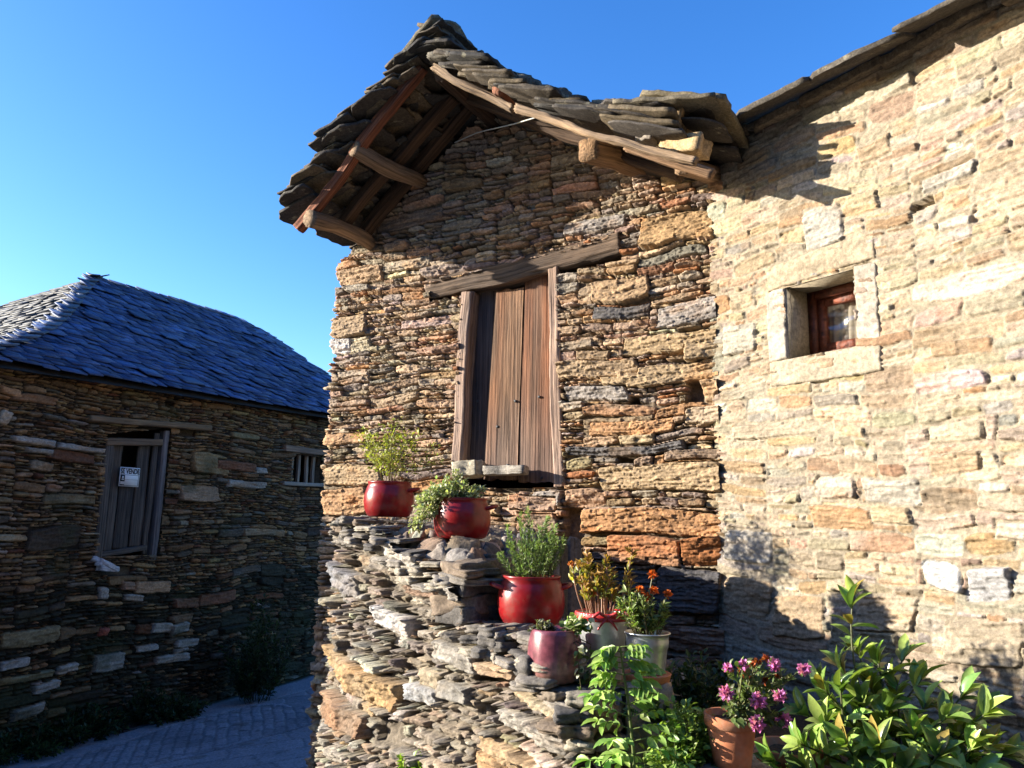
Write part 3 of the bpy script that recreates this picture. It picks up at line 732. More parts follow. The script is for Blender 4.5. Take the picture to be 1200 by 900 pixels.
def roof_parts(root):
    g = np.random.default_rng(31)
    def cw(s, z, d=0):
        s2, z2 = tv(s, z, .6); return C0 - Uc * s2 + Nc * d * 1.167 + np.array([0, 0, z2])
    rf = bpy.data.objects.new("roof", None); C.objects.link(rf); rf.parent = root; ORG[rf.name] = ORG[root.name]
    g = np.random.default_rng(31); a = Acc()
    SC = [(.075, .060, .044), (.055, .047, .04), (.105, .08, .05), (.042, .039, .036), (.088, .07, .05)]
    def slabcol(): return np.array(SC[g.integers(len(SC))]) * 1.05
    def row(sa, sb, za, zb, dfront, dback, wr, ov, th, jz=.01):
        """slabs of one row between eave side (sa,za) and ridge side (sb,zb)"""
        d = dfront + g.uniform(-.03, .03)
        while d > dback:
            wd = g.uniform(*wr)
            p0 = cw(sa, za, d - wd / 2); p1 = cw(sb, zb, d - wd / 2); dirv = p1 - p0; L = np.linalg.norm(dirv); dirv /= L
            c_ = (p0 + p1) / 2 + np.array([0, 0, g.uniform(-jz, jz)]) + dirv * g.uniform(-.03, .03)
            dv = dirv + np.array([0, 0, g.uniform(-.05, .05)])
            ux = Nc + np.array([0, 0, g.uniform(-.07, .07)])
            slab(a, c_, ux, dv, wd * 1.03, L + ov, g.uniform(*th), slabcol(), g, irr=.12)
            d -= wd * g.uniform(.9, 1.0)
    # left slope: bottom layers then visible layers
    for lay, (lift, th) in enumerate((((.012), (.012, .024)), ((.035), (.010, .022)), ((.06), (.010, .022)), ((.085), (.010, .022)), ((.11), (.010, .02)))):
        s = 2.92 - .05 * lay; UPL = .135
        while s > 1.62:
            st = g.uniform(.13, .22); s2 = max(1.6, s - st)
            za, zb = zund(s) + UPL, zund(s2) + UPL * .75; tot = np.interp((s + s2) / 2, [1.6, 2.95], [.125, .12])
            row(s + .02, s2 - .06, za + lift + .02, zb + lift - .005, .62 + g.uniform(-.04, .035) - .03 * (lay == 0), -3.1, (.20, .40), .07, th)
            s = s2
    # right slope
    for lay, lift in enumerate((.01, .045, .08, .115, .15)):
        s = -.26 + (.34 if lay < 3 else .05) + .03 * lay
        while s < 1.58:
            st = g.uniform(.18, .28); s2 = min(1.6, s + st); sm = (s + s2) / 2
            tot = float(ztop(sm) - zund(sm)); k = lift / .16 * (tot - .02)
            row(s - .05, s2 + .07, float(zund(s)) + k + .02, float(zund(s2)) + k - .01, .61 + g.uniform(-.05, .05), -3.1, (.20, .44), .06, (.010, .024), .010)
            s = s2
    a.build("slab_covering", M_SLAB, rf)
    def vp0(px, py, d): return hit(px, py, C0 + Nc * d, Nc)
    # ridge cap slabs, lying on the left slope and oversailing the ridge
    for i, d in enumerate(np.arange(.42, -3.0, -.44)):
        a = Acc()
        slab(a, cw(1.70 + g.uniform(-.03, .03), 4.655 + g.uniform(-.01, .01), d), Nc + np.array([0, 0, g.uniform(-.05, .05)]), Uc + np.array([0, 0, .62]), .50, .46, .030, (.15, .125, .08), g, irr=.12)
        a.build("ridge_slab", M_SLAB, rf)
    for (px, py, d, dm) in ((560, 62, .45, (.16, .12, .07)), (540, 70, .5, (.14, .12, .05)), (575, 75, .4, (.14, .10, .06)), (615, 88, .5, (.18, .12, .05)), (650, 100, .5, (.16, .1, .05)), (520, 62, .55, (.2, .14, .04))):
        a = Acc(); rock(a, vp0(px, py, d + .08) - np.array([0, 0, .05]), dm, Uc + np.array([0, 0, -.3]), (0, 0, 1), n=8, a=.3, rough=.16, col=(.13, .115, .09), g=g); a.build("ridge_stone", M_SLAB, rf)
    # big flat eave slabs at the right end
    a = Acc(); slab(a, cw(.02, 3.81, .36), Nc + np.array([0, 0, .03]), Uc + np.array([0, 0, -.34]), (.54), .52, .028, (.15, .12, .072), g, irr=.10); a.build("eave_slab", M_SLAB, rf)
    a = Acc(); slab(a, cw(.10, 3.80, .42), Nc, Uc + np.array([0, 0, -.20]), .42, .55, .024, (.15, .125, .085), g, irr=.12); a.build("eave_slab", M_SLAB, rf)
    # stones under it
    a = Acc()
    bl = [((782, 128, .55), (.30, .22, .05), (.24, .18, .11)), ((786, 147, .57), (.22, .18, .09), (.38, .26, .14)), ((800, 174, .58), (.26, .16, .09), (.42, .29, .15)),
          ((745, 148, .60), (.13, .12, .07), (.16, .14, .12)), ((738, 133, .60), (.10, .10, .05), (.30, .14, .08)), ((760, 163, .58), (.12, .12, .05), (.20, .17, .14)), ((715, 125, .62), (.16, .12, .04), (.27, .21, .14))]
    for (px, py, d), dm, cl in bl: rock(a, vp0(px, py, d - .08), dm, Uc + np.array([0, 0, -.28]) + .25 * Nc, (0, 0, 1), n=8, a=.08, rough=.05, col=cl, g=g)
    a.build("eave_stones", M_SLAB, rf)
    # timber
    def tim(nm, p0, p1, w_, h_, col, **kw):
        a = Acc(); beam(a, p0, p1, w_, h_, col=col, g=g, **kw); return a.build(nm, M_WOOD, root)
    RW = (.22, .085, .045); DW = (.085, .055, .036); LW = (.30, .22, .145); MW = (.25, .16, .095)
    up_l = np.array([0, 0, 1.])
    def vp(px, py, d): return hit(px, py, C0 + Nc * d, Nc)
    tim("rafter", vp(349, 268, .60), vp(496, 80, .60), .06, .065, RW, groove=.007, wobble=.022)
    tim("rafter", vp(400, 262, .27), vp(530, 112, .27), .09, .07, DW, groove=.006, wobble=.02)
    tim("rafter", vp(425, 275, .07), vp(556, 118, .07), .09, .07, DW, groove=.006, wobble=.02)
    tim("rafter", vp(508, 80, .62), vp(600, 124, .62), .045, .04, LW, groove=.010, wobble=.04)
    tim("rafter", vp(606, 121, .655), vp(818, 193, .655), .045, .036, LW, groove=.012, wobble=.045)
    tim("rafter", vp(735, 170, .60), vp(835, 206, .60), .05, .05, MW, groove=.008, wobble=.02)
    tim("rafter", vp(540, 112, .28), vp(800, 205, .28), .08, .07, DW, groove=.006, wobble=.02)
    # purlin ends sticking out of the wall
    def lg(nm, pts, r0, r1, col):
        a = Acc(); log(a, pts, r0, r1, col, g); return a.build(nm, M_WOOD, root)
    lg("purlin", [vp(500, 216, -.1), vp(484, 209, .12), vp(460, 199, .32), vp(438, 188, .48), vp(414, 174, .64)], .046, .056, (.27, .19, .12))
    lg("purlin", [vp(440, 290, -.1), vp(424, 279, .12), vp(392, 264, .40), vp(363, 256, .64)], .046, .058, (.28, .195, .12))
    lg("purlin", [cw(1.60, 4.44, -.3), cw(1.60, 4.44, .5)], .05, .05, DW)
    lg("purlin", [vp(655, 165, -.1), vp(636, 146, .08), vp(610, 124, .35), vp(583, 104, .64)], .036, .04, (.25, .11, .065))
    a = Acc(); beam(a, vp(762, 196, -.12), vp(691, 176, .56), .13, .125, upv=(.15, 0, 1), col=(.24, .15, .08), g=g, groove=.009, wobble=.016); a.build("purlin", M_WOOD, root)
    tim("purlin", vp(845, 208, -.1), vp(800, 194, .5), .09, .08, (.3, .2, .12), groove=.006)
    # wire across the gable
    a = Acc(); tube(a, [vp(533, 167, .02), vp(560, 155, .12), vp(600, 146, .25), vp(640, 134, .60)], .005, .004, (.5, .5, .45), 6, 14); a.build("wire", M_WIRE, root)
    return root
ROOT = build_gabled_house()

# ------------------------------------------------------------------ right-hand limed house
def build_limed_house():
    root = thing("stone_house", "pale yellow lime pointed stone house with a tiny deep window at the right", "house", rw(1.5, -.2))
    X = np.concatenate([np.arange(-.02, 2.2, .005), np.arange(2.2, 4.6, .02)]); Z = np.concatenate([np.arange(-.3, .6, .015), np.arange(.6, 3.74, .005)])
    pos = np.stack([C0[0] + Ur[0] * X, C0[1] + Ur[1] * X], -1); nrm = np.repeat(Nr[None, :2], len(X), 0)
    CR = (.295, .243, .172); CT = (.275, .203, .128); CW = (.315, .282, .23); CG = (.20, .185, .165); CO = (.275, .175, .095); CB = (.225, .175, .12)
    ex = []
    def e(x0, y0, x1, y1, col, o=.006):
        ym = (y0 + y1) / 2; xm = (x0 + x1) / 2
        t0, _ = rwpx(x0, ym); t1, _ = rwpx(x1, ym); _, zt = rwpx(xm, y0); _, zb = rwpx(xm, y1); ex.append((t0, t1, zb, zt, col, o))
    e(848, 616, 904, 656, (.33, .31, .275), .012); e(942, 238, 986, 283, (.31, .285, .24), .008); e(1086, 477, 1156, 506, (.32, .265, .185), .010)
    e(1130, 655, 1186, 698, (.30, .29, .28), .012); e(1078, 646, 1127, 686, (.35, .34, .32), .008); e(1108, 718, 1200, 776, CR, .014)
    e(904, 690, 962, 742, CT, .008); e(1010, 547, 1077, 581, (.32, .285, .23), .008); e(850, 672, 902, 718, CT, .008)
    e(950, 550, 1004, 580, (.33, .27, .21), .006); e(845, 383, 886, 416, (.32, .285, .225), .01); e(1000, 690, 1075, 740, CR, .01); e(862, 490, 975, 510, CR, .008)
    e(1090, 380, 1160, 400, CO, .008); e(1085, 515, 1150, 545, CT, .006); e(948, 585, 1020, 615, CO, .006); e(1165, 600, 1240, 625, CW, .008)
    e(1075, 180, 1140, 200, CW, .008); e(846, 420, 880, 436, CG, .006); e(1110, 80, 1150, 95, CW, .006); e(1000, 150, 1040, 175, CT, .006)
    pal = [(4, CR), (3, CT), (1.6, CW), (.8, CG), (1.5, CO), (1.5, CB), (.5, (.27, .20, .13))]
    def cf(cx, cz, hw, hh, col, g):
        col = col.copy(); m = (cz < 1.35) & (g.random(len(cx)) < .5); col[m] = np.array(CW) * .95; return col
    H, col = stone_field(X, Z, .074, 53, pal, ex, blend=.22, mortar=(.27, .225, .16), depth=.008, prot=.0038, tilt=.15, relief=.007, lam=.006, taper=(0, .5), rag=.006, warp=(.03, .06), gapr=(.001, .008),
                         asp=(2.0, 6.5), lmax=.5, corner=.3, edge=.007, colour_fn=cf, stain=.45, ledge=.7, dip=.04, missing=.004, joint=(.2, .15, .10))
    # mortar smeared over some of the stones
    XX, ZZ = np.meshgrid(X, Z)
    sm = sstep(.15, .5, fbm(XX * 4 + 3, ZZ * 6, 2, 4)) * .6
    H = H * (1 - sm * .42) + sm * .42 * (.001 + .004 * fbm(XX * 18, ZZ * 18, 5, 4))
    col = col * (1 - sm * .6)[..., None] + (np.array([.275, .225, .155]) * (1 + .2 * fbm(XX * 9, ZZ * 9, 1, 3))[..., None]) * (sm * .6)[..., None]
    win = (XX > .485) & (XX < .865) & (ZZ > 2.43) & (ZZ < 2.80)
    field_mesh("front_wall", pos, nrm, X, Z, H, col, M_LIME, root, ~win)
    # body of the house behind the facing
    a = Acc(); cc = (.45, .36, .25)
    def bx(t0, t1, z0, z1, d0, d1):
        V = [rw(t, z, d) for t in (t0, t1) for d in (d0, d1) for z in (z0, z1)]
        a.add(V, [[(0, 1, 3, 2), (4, 6, 7, 5), (0, 4, 5, 1), (2, 3, 7, 6), (0, 2, 6, 4), (1, 5, 7, 3)]], cc)
    bx(.02, .40, -.3, 3.70, -.06, -.5); bx(.95, 4.58, -.3, 3.70, -.06, -.5); bx(.40, .95, -.3, 2.36, -.06, -.5); bx(.40, .95, 2.88, 3.70, -.06, -.5)
    bx(4.2, 4.58, -.3, 3.7, -.5, -4.0); bx(.02, 4.58, -.3, 3.7, -4.0, -4.4); bx(.02, .4, -.3, 3.7, -.5, -4.0)
    a.build("wall_core", M_LIME, root)
    # dressed stones round the window
    g = np.random.default_rng(8); wn = bpy.data.objects.new("window", None); C.objects.link(wn); wn.parent = root; ORG[wn.name] = ORG[root.name]
    def dress(nm, t0, t1, z0, z1, col, sk=0.0):
        nx, nz = int((t1 - t0) / .006) + 2, int((z1 - z0) / .006) + 2; T = np.linspace(t0, t1, nx); Z2 = np.linspace(z0, z1, nz); TT, ZQ = np.meshgrid(T, Z2); o = g.random(2) * 30
        edge = np.minimum(np.minimum(TT - t0, t1 - TT), np.minimum(ZQ - z0, z1 - ZQ)) + .004 * fbm(TT * 40 + o[0], ZQ * 40, 1, 3)
        d = .004 + .012 * fbm(TT * 9 + o[0], ZQ * 16 + o[1], 2, 5) - .045 * (1 - np.clip(edge / .010, 0, 1)) ** 2
        zz = ZQ + sk * (TT - t0) + .006 * fbm(TT * 12 + o[1], ZQ * 3, 3, 3)
        V = C0 + Ur * TT[..., None] + Nr * d[..., None] + np.array([0, 0, 1.]) * zz[..., None]
        c = np.array(col) * (1 + .3 * fbm(TT * 8 + o[0], ZQ * 14, 4, 4))[..., None]
        mesh_obj(nm, V.reshape(-1, 3), [quads(nz, nx)], M_LIME, wn, c.reshape(-1, 3))
    dress("lintel", .37, .985, 2.800, 2.945, (.31, .25, .17), .03)
    dress("jamb", .36, .487, 2.425, 2.805, (.345, .305, .245)); dress("jamb", .864, .985, 2.42, 2.815, (.335, .29, .23))
    dress("sill", .36, .985, 2.29, 2.432, (.32, .27, .195), -.006)
    # plastered reveals
    a = Acc()
    for (t, z, wt, wz) in ((.476, 2.615, .02, .40), (.876, 2.615, .02, .40)): box(a, rw(t, z - wz / 2, -.15), rw(t, z + wz / 2, -.15), wt, .28, upv=Nr, col=(.34, .285, .20))
    for z in (2.422, 2.810): box(a, rw(.487, z, -.155), rw(.865, z, -.155), .27, .018, upv=(0, 0, 1), col=(.34, .285, .20))
    a.build("reveal", M_LIME, wn)
    VW = (.12, .035, .018); d0 = -.20
    fr = Acc()
    for t in (.508, .843): box(fr, rw(t, 2.432, d0), rw(t, 2.800, d0), .042, .05, upv=Nr, col=VW)
    for z in (2.454, 2.778): box(fr, rw(.53, z, d0), rw(.821, z, d0), .05, .042, upv=(0, 0, 1), col=VW)
    fr.build("frame", M_PAINTWOOD, wn)
    sa = Acc(); VS = (.17, .05, .025)
    for t in (.552, .799): box(sa, rw(t, 2.476, d0 - .012), rw(t, 2.756, d0 - .012), .042, .036, upv=Nr, col=VS)
    for z in (2.497, 2.735): box(sa, rw(.574, z, d0 - .012), rw(.777, z, d0 - .012), .036, .04, upv=(0, 0, 1), col=VS)
    sash = sa.build("sash", M_PAINTWOOD, wn)
    a = Acc(); box(a, rw(.675, 2.51, d0 - .016), rw(.675, 2.722, d0 - .016), .215, .005, upv=Nr); a.build("pane", M_GLASS, wn)
    nx, nz = 60, 20; t = np.linspace(.50, .85, nx); z = np.linspace(2.44, 2.79, nz); TT, ZZ2 = np.meshgrid(t, z)
    dd = -.245 + .006 * np.sin(TT * 140 + 1.5 * np.sin(ZZ2 * 6)); V = C0 + Ur * TT[..., None] + Nr * dd[..., None] + np.array([0, 0, 1.]) * ZZ2[..., None]
    mesh_obj("curtain", V.reshape(-1, 3), [quads(nz, nx)], M_CLOTH, wn, smooth=True)
    a = Acc(); box(a, rw(.675, 2.40, -.46), rw(.675, 2.84, -.46), .55, .02, upv=Nr); a.build("interior", M_CAVITY, wn)
    # eave course and slab roof
    rf = bpy.data.objects.new("roof", None); C.objects.link(rf); rf.parent = root; ORG[rf.name] = ORG[root.name]
    a = Acc(); t = .0
    while t < 4.5:
        L = g.uniform(.28, .6)
        slab(a, rw(t + L / 2, 3.755 + g.uniform(-.006, .006), -.10), Ur, Nr + np.array([0, 0, -.05]), L * .99, .30, .045, (.19, .14, .085), g, irr=.05)
        t += L * .985
    a.build("eave_course", M_SLAB, rf)
    a = Acc()
    for k in range(12):
        t = .02 + g.uniform(-.1, 0)
        while t < 4.6:
            L = g.uniform(.28, .55)
            slab(a, rw(t + L / 2, 3.785 + k * .125 + g.uniform(-.008, .01), .045 - k * .27), Ur + np.array([0, 0, g.uniform(-.03, .03)]), -Nr + np.array([0, 0, .38]), L * 1.02, .42, g.uniform(.02, .034), np.array((.085, .072, .056)) * g.uniform(.8, 1.2), g, irr=.08)
            t += L * .97
    for kk in range(3):
        t = .0
        while t < 4.6:
            L = g.uniform(.35, .6); slab(a, rw(t + L / 2, 3.79 + g.uniform(-.004, .004), -.12 - .2 * kk), Ur, -Nr + np.array([0, 0, .2]), L, .3, .03, (.2, .17, .13), g, irr=.06); t += L * .97
    a.build("slab_covering", M_SLAB, rf)
    return root
build_limed_house()

# ------------------------------------------------------------------ left-hand cottage in the shade
def build_cottage():
    root = thing("stone_cottage", "old dark stone cottage with blue slate hipped roof and broken plank shutter, standing in shade", "cottage", lh(2.5, 0, -.5))
    t0, t1 = -.72, 6.5
    X = np.concatenate([np.arange(t0, 4.7, .0085), np.arange(4.7, t1, .03)]); Z = np.arange(-.75, 2.98, .0085)
    pts = [lh(t0, 4.0, 0)[:2], lh(t0, 0, 0)[:2], lh(t1, 0, 0)[:2]]
    pos = np.stack([B0[0] + DL[0] * X, B0[1] + DL[1] * X], -1); nrm = np.repeat(NL[None, :2], len(X), 0)
    ex = []
    def e(x0, y0, x1, y1, col, o=.015):
        ym = (y0 + y1) / 2; xm = (x0 + x1) / 2
        a0, _ = lhpx(x0, ym); a1, _ = lhpx(x1, ym); _, zt = lhpx(xm, y0); _, zb = lhpx(xm, y1); ex.append((a0, a1, zb, zt, col, o))
    PW = (.32, .29, .245); PB = (.25, .185, .115); PR = (.18, .085, .048)
    for r in ((14, 514, 65, 524), (66, 521, 124, 529), (29, 526, 62, 533), (110, 768, 147, 790), (178, 728, 201, 742), (200, 728, 222, 742), (206, 747, 233, 757), (184, 765, 221, 776),
              (66, 780, 91, 792), (12, 826, 52, 842), (37, 800, 70, 812), (145, 697, 168, 707), (0, 770, 33, 783), (284, 546, 314, 555), (268, 563, 312, 573), (160, 755, 185, 764), (205, 757, 220, 764)): e(*r, PW, .02)
    e(35, 540, 62, 553, PB); e(213, 567, 258, 588, (.30, .20, .12)); e(0, 736, 66, 757, (.22, .18, .10)); e(160, 680, 200, 696, (.36, .22, .12)); e(203, 700, 235, 712, PR); e(236, 693, 275, 708, PR)
    e(115, 738, 127, 750, (.28, .09, .06)); e(0, 455, 26, 466, (.38, .21, .10)); e(0, 483, 14, 500, (.42, .36, .27)); e(0, 790, 60, 800, (.2, .18, .1)); e(285, 620, 335, 630, PB); e(256, 540, 300, 552, PR)
    e(142, 682, 160, 694, (.32, .2, .13)); e(115, 690, 126, 706, PW)
    pal = [(3.5, (.18, .115, .06)), (3, (.25, .155, .072)), (2.0, (.09, .067, .044)), (1.4, (.13, .112, .086)), (1.0, (.27, .155, .072)), (.9, (.11, .05, .026)), (.22, (.24, .21, .165)), (.5, (.17, .135, .09))]
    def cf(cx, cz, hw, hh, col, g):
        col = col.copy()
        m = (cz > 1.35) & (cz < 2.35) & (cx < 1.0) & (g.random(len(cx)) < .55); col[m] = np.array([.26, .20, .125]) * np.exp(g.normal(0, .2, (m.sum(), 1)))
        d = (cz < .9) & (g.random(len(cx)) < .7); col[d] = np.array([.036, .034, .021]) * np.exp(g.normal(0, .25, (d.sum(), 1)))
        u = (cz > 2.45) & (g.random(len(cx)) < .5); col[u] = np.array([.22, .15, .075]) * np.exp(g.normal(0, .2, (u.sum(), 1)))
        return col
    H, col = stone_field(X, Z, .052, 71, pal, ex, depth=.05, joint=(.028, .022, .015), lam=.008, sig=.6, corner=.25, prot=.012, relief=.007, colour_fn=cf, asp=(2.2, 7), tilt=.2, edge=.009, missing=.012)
    XX, ZZ = np.meshgrid(X, Z)
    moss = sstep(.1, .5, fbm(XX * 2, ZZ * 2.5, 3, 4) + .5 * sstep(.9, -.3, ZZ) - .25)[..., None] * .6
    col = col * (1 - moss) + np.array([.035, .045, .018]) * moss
    dz = np.interp(XX, [.70, 1.45], [2.36, 2.50])
    win = (XX > .70 + .02 * (2.3 - ZZ)) & (XX < 1.47) & (ZZ > 1.16) & (ZZ < dz)
    w2 = (XX > 3.52) & (XX < 4.1) & (ZZ > 2.03) & (ZZ < 2.40)
    ez = 2.84 + .03 * XX
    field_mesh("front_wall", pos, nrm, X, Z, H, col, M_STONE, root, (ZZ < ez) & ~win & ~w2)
    # near end wall
    Xe = np.arange(0, 5.6, .03); Ze = np.arange(-.75, 2.8, .02)
    He, ce = stone_field(Xe, Ze, .07, 72, pal, (), depth=.04, prot=.012, colour_fn=None)
    pe = np.stack([lh(t0, 5.6, 0)[0] + NL[0] * Xe, lh(t0, 5.6, 0)[1] + NL[1] * Xe], -1); ne = np.repeat(-DL[None, :2], len(Xe), 0)
    field_mesh("end_wall", pe, ne, Xe, Ze, He, ce, M_STONE, root)
    a = Acc(); cc = (.10, .08, .05)
    def bx(a0, a1, z0, z1, w0, w1):
        V = [lh(t, w_, z) for t in (a0, a1) for w_ in (w0, w1) for z in (z0, z1)]
        a.add(V, [[(0, 1, 3, 2), (4, 6, 7, 5), (0, 4, 5, 1), (2, 3, 7, 6), (0, 2, 6, 4), (1, 5, 7, 3)]], cc)
    bx(t0 + .05, .66, -.75, 2.7, .07, .4); bx(1.5, 3.48, -.75, 2.75, .07, .4); bx(4.12, t1, -.75, 2.8, .07, .4)
    bx(.66, 1.5, -.75, 1.12, .07, .4); bx(.66, 1.5, 2.55, 2.75, .07, .4); bx(3.48, 4.12, -.75, 2.0, .07, .4); bx(3.48, 4.12, 2.42, 2.8, .07, .4)
    bx(t0 + .05, t0 + .4, -.75, 2.7, .4, 5.5); bx(t1 - .4, t1, -.75, 2.8, .4, 5.5); bx(t0 + .05, t1, -.75, 2.7, 5.2, 5.55)
    a.build("wall_core", M_STONE, root)
    g = np.random.default_rng(14)
    # plank shutter door
    sh = bpy.data.objects.new("shutter", None); C.objects.link(sh); sh.parent = root; ORG[sh.name] = ORG[root.name]
    def bm(nm, p0, p1, w_, h_, col, par=sh, **kw):
        a = Acc(); beam(a, p0, p1, w_, h_, upv=kw.pop('upv', NL), col=col, g=g, groove=.005, wobble=kw.pop('wobble', .008), **kw); return a.build(nm, M_WOOD, par)
    GW = (.105, .090, .076); GD = (.06, .052, .046); GB = (.19, .13, .08)
    bm("plank", lh(.86, .10, 1.20), lh(.86, .10, 2.30), .17, .03, GW); bm("plank", lh(1.04, .105, 1.22), lh(1.04, .105, 1.98), .17, .03, GD)
    bm("plank", lh(1.215, .10, 1.24), lh(1.205, .10, 2.34), .145, .03, GW); bm("plank", lh(1.32, .075, 1.16), lh(1.325, .075, 2.44), .06, .03, GW)
    bm("rail", lh(.76, .07, 1.17), lh(1.32, .07, 1.235), .07, .05, GW, upv=(0, 0, 1))
    bm("frame_post", lh(.745, .06, 1.12), lh(.735, .06, 2.30), .10, .09, GW, root); bm("frame_post", lh(1.42, .07, 1.10), lh(1.43, .07, 2.48), .075, .09, (.15, .14, .14), root)
    bm("frame_head", lh(.69, .055, 2.285), lh(1.37, .055, 2.345), .09, .075, GB, root, upv=(0, 0, 1))
    bm("lintel", lh(.45, .03, 2.50), lh(1.98, .03, 2.575), .16, .065, (.23, .16, .09), root, upv=(0, 0, 1), wobble=.02)
    a = Acc(); box(a, lh(1.09, .42, 1.05), lh(1.09, .42, 2.6), .9, .02, upv=NL); a.build("interior", M_CAVITY, root); a = Acc(); box(a, lh(3.8, .42, 1.9), lh(3.8, .42, 2.5), .75, .02, upv=NL); a.build("interior", M_CAVITY, root)
    # small barred window
    wn = bpy.data.objects.new("window", None); C.objects.link(wn); wn.parent = root; ORG[wn.name] = ORG[root.name]
    bm("lintel", lh(3.28, .035, 2.455), lh(4.15, .035, 2.475), .14, .085, (.24, .165, .115), wn, upv=(0, 0, 1)); bm("sill", lh(3.30, .03, 2.005), lh(4.15, .03, 2.02), .13, .05, (.33, .29, .24), wn, upv=(0, 0, 1))
    for t in (3.56, 3.70, 3.87, 4.02): bm("bar", lh(t, .10, 2.03), lh(t, .10, 2.42), .055 if t != 3.70 else .04, .04, (.30, .25, .20), wn)
    # ---------------- slate roof
    rf = bpy.data.objects.new("roof", None); C.objects.link(rf); rf.parent = root; ORG[rf.name] = ORG[root.name]
    WR = 2.8
    def zr(t, r):
        ze = 2.845 + .03 * t; zt = 4.80 + .038 * (t - 2.49)
        sag = -.05 * np.sin(np.pi * r) + .035 * fbm(t * .7, r * 2.2, 2, 2) * np.sin(np.pi * np.clip(r, 0, 1))
        return ze + (zt - ze) * r + sag - .20 * r * np.clip((t - 4.6) / 1.5, 0, 2) ** 2
    def S(t, r): return lh(0, 0, 0) + np.outer(np.atleast_1d(t), DL) - np.outer(np.atleast_1d(-.16 + (WR + .16) * r), NL) + np.outer(np.atleast_1d(zr(np.atleast_1d(t), np.atleast_1d(r))), [0, 0, 1])
    def tl(r): return -.80 + 3.29 * r ** .95 + .10 * math.sin(r * 5)
    def tr_(r): return 6.30 - .22 * r
    BL = [(.050, .085, .19), (.062, .102, .22), (.036, .056, .12), (.075, .112, .22), (.055, .08, .15)]
    acc = Acc()
    def tile(p, ux, uy, w_, l_, th, col):
        ux = ux / np.linalg.norm(ux); uy = uy / np.linalg.norm(uy); uz = np.cross(ux, uy); uz /= np.linalg.norm(uz)
        c = g.uniform(.02, .10, 4) * min(w_, l_); hw = w_ / 2
        o = [(-hw + c[0], 0), (hw - c[1], 0), (hw, c[1]), (hw, l_ - c[2]), (hw - c[2], l_), (-hw + c[3], l_), (-hw, l_ - c[3]), (-hw, c[0])]
        o = np.array(o) + g.uniform(-.008, .008, (8, 2))
        b = np.array(p) + o[:, :1] * ux + o[:, 1:] * uy; t = b + uz * th
        b2 = np.array(p) + o[:, :1] * ux * .97 + o[:, 1:] * uy
        V = np.concatenate([b2, t]); q = [(i, (i + 1) % 8, 8 + (i + 1) % 8, 8 + i) for i in range(8)]
        acc.add(V, [[tuple(range(8))[::-1], tuple(range(8, 16))], q], np.array(col) * math.exp(g.normal(0, .18)))
    rows = 36
    for i in range(rows):
        r = i / rows; r2 = (i + 1) / rows; t = tl(r) + g.uniform(-.05, .05)
        while t < tr_(r):
            w_ = g.uniform(.12, .30); rj = r + g.uniform(-.006, .006)
            p = S(t + w_ / 2, rj)[0]; q = S(t + w_ / 2, min(rj + .05, 1.03))[0]; uy = q - p
            nrm_ = np.cross(DL, uy); nrm_ /= np.linalg.norm(nrm_)
            lift = .030 + g.uniform(0, .012) + (.02 if g.random() < .04 else 0)
            uy = uy / np.linalg.norm(uy) - nrm_ * .085
            k = BL[g.integers(5)]
            if g.random() < .985: tile(p + nrm_ * lift, DL + nrm_ * g.uniform(-.04, .04), uy, w_ * .985, .22, g.uniform(.008, .016), k)
            t += w_
    # hipped end, sunlit: same slate, coloured darker grey to offset the sun glare
    apex = S(2.49, 1.0)[0]
    def E_(v, r):   # v 0..1 from the front hip to the back hip
        f = S(tl(r), r)[0]; wb = 2 * WR - (-.16 + (WR + .16) * r); bk = lh(tl(r), wb, zr(tl(r), r)); return f * (1 - v) + bk * v
    for i in range(rows):
        r = i / rows; L = np.linalg.norm(E_(1, r) - E_(0, r)); x = 0
        while x < L and L > .1:
            w_ = g.uniform(.12, .3); v = min(1, (x + w_ / 2) / L)
            p = E_(v, r); q = E_(v, min(r + .05, 1.0)); uy = q - p; ux = -NL * -1.0
            ux = E_(min(v + .02, 1), r) - E_(max(v - .02, 0), r); ux = -ux
            nrm_ = np.cross(ux / np.linalg.norm(ux), uy / np.linalg.norm(uy)); uy = uy / np.linalg.norm(uy) - nrm_ * .085
            tile(p + nrm_ * .035, ux, uy, w_ * .985, .27, g.uniform(.010, .018), np.array((.04, .041, .04)) * g.uniform(.4, 1.6)); x += w_
    acc.build("slate_covering", M_SLATE, rf)
    # boarding under the slates, back slope
    rr = np.linspace(0, 1.0, 12); a = Acc()
    V = []; nt = 24
    for r in rr:
        for t in np.linspace(tl(r), tr_(r), nt): V.append(S(t, r)[0] - np.array([0, 0, .03]))
    a.add(V, [quads(12, nt)], (.05, .045, .04))
    V = []
    for r in rr:
        for v in np.linspace(0, 1, 14): V.append(E_(v, r) - np.array([0, 0, .03]))
    a.add(V, [quads(12, 14)], (.05, .045, .04))
    V = []
    for r in rr:
        for t in np.linspace(tl(r), tr_(r), nt):
            p = S(t, r)[0]; wb = 2 * WR - 2 * (-.16 + (WR + .16) * r) - .32; V.append(p - NL * max(0, wb + .32))
    a.add(V, [quads(12, nt)[:, ::-1]], (.09, .11, .15))
    V = [lh(tr_(0), -.16, zr(tr_(0), 0) - .03), lh(tr_(0), 5.76, zr(tr_(0), 0) - .03), S(tr_(1), 1.0)[0] - np.array([0, 0, .05])]
    a.add(V, [[(0, 1, 2)]], (.12, .10, .08))
    a.build("roof_boarding", M_SLATE, rf)
    # ridge and hip slates
    a = Acc()
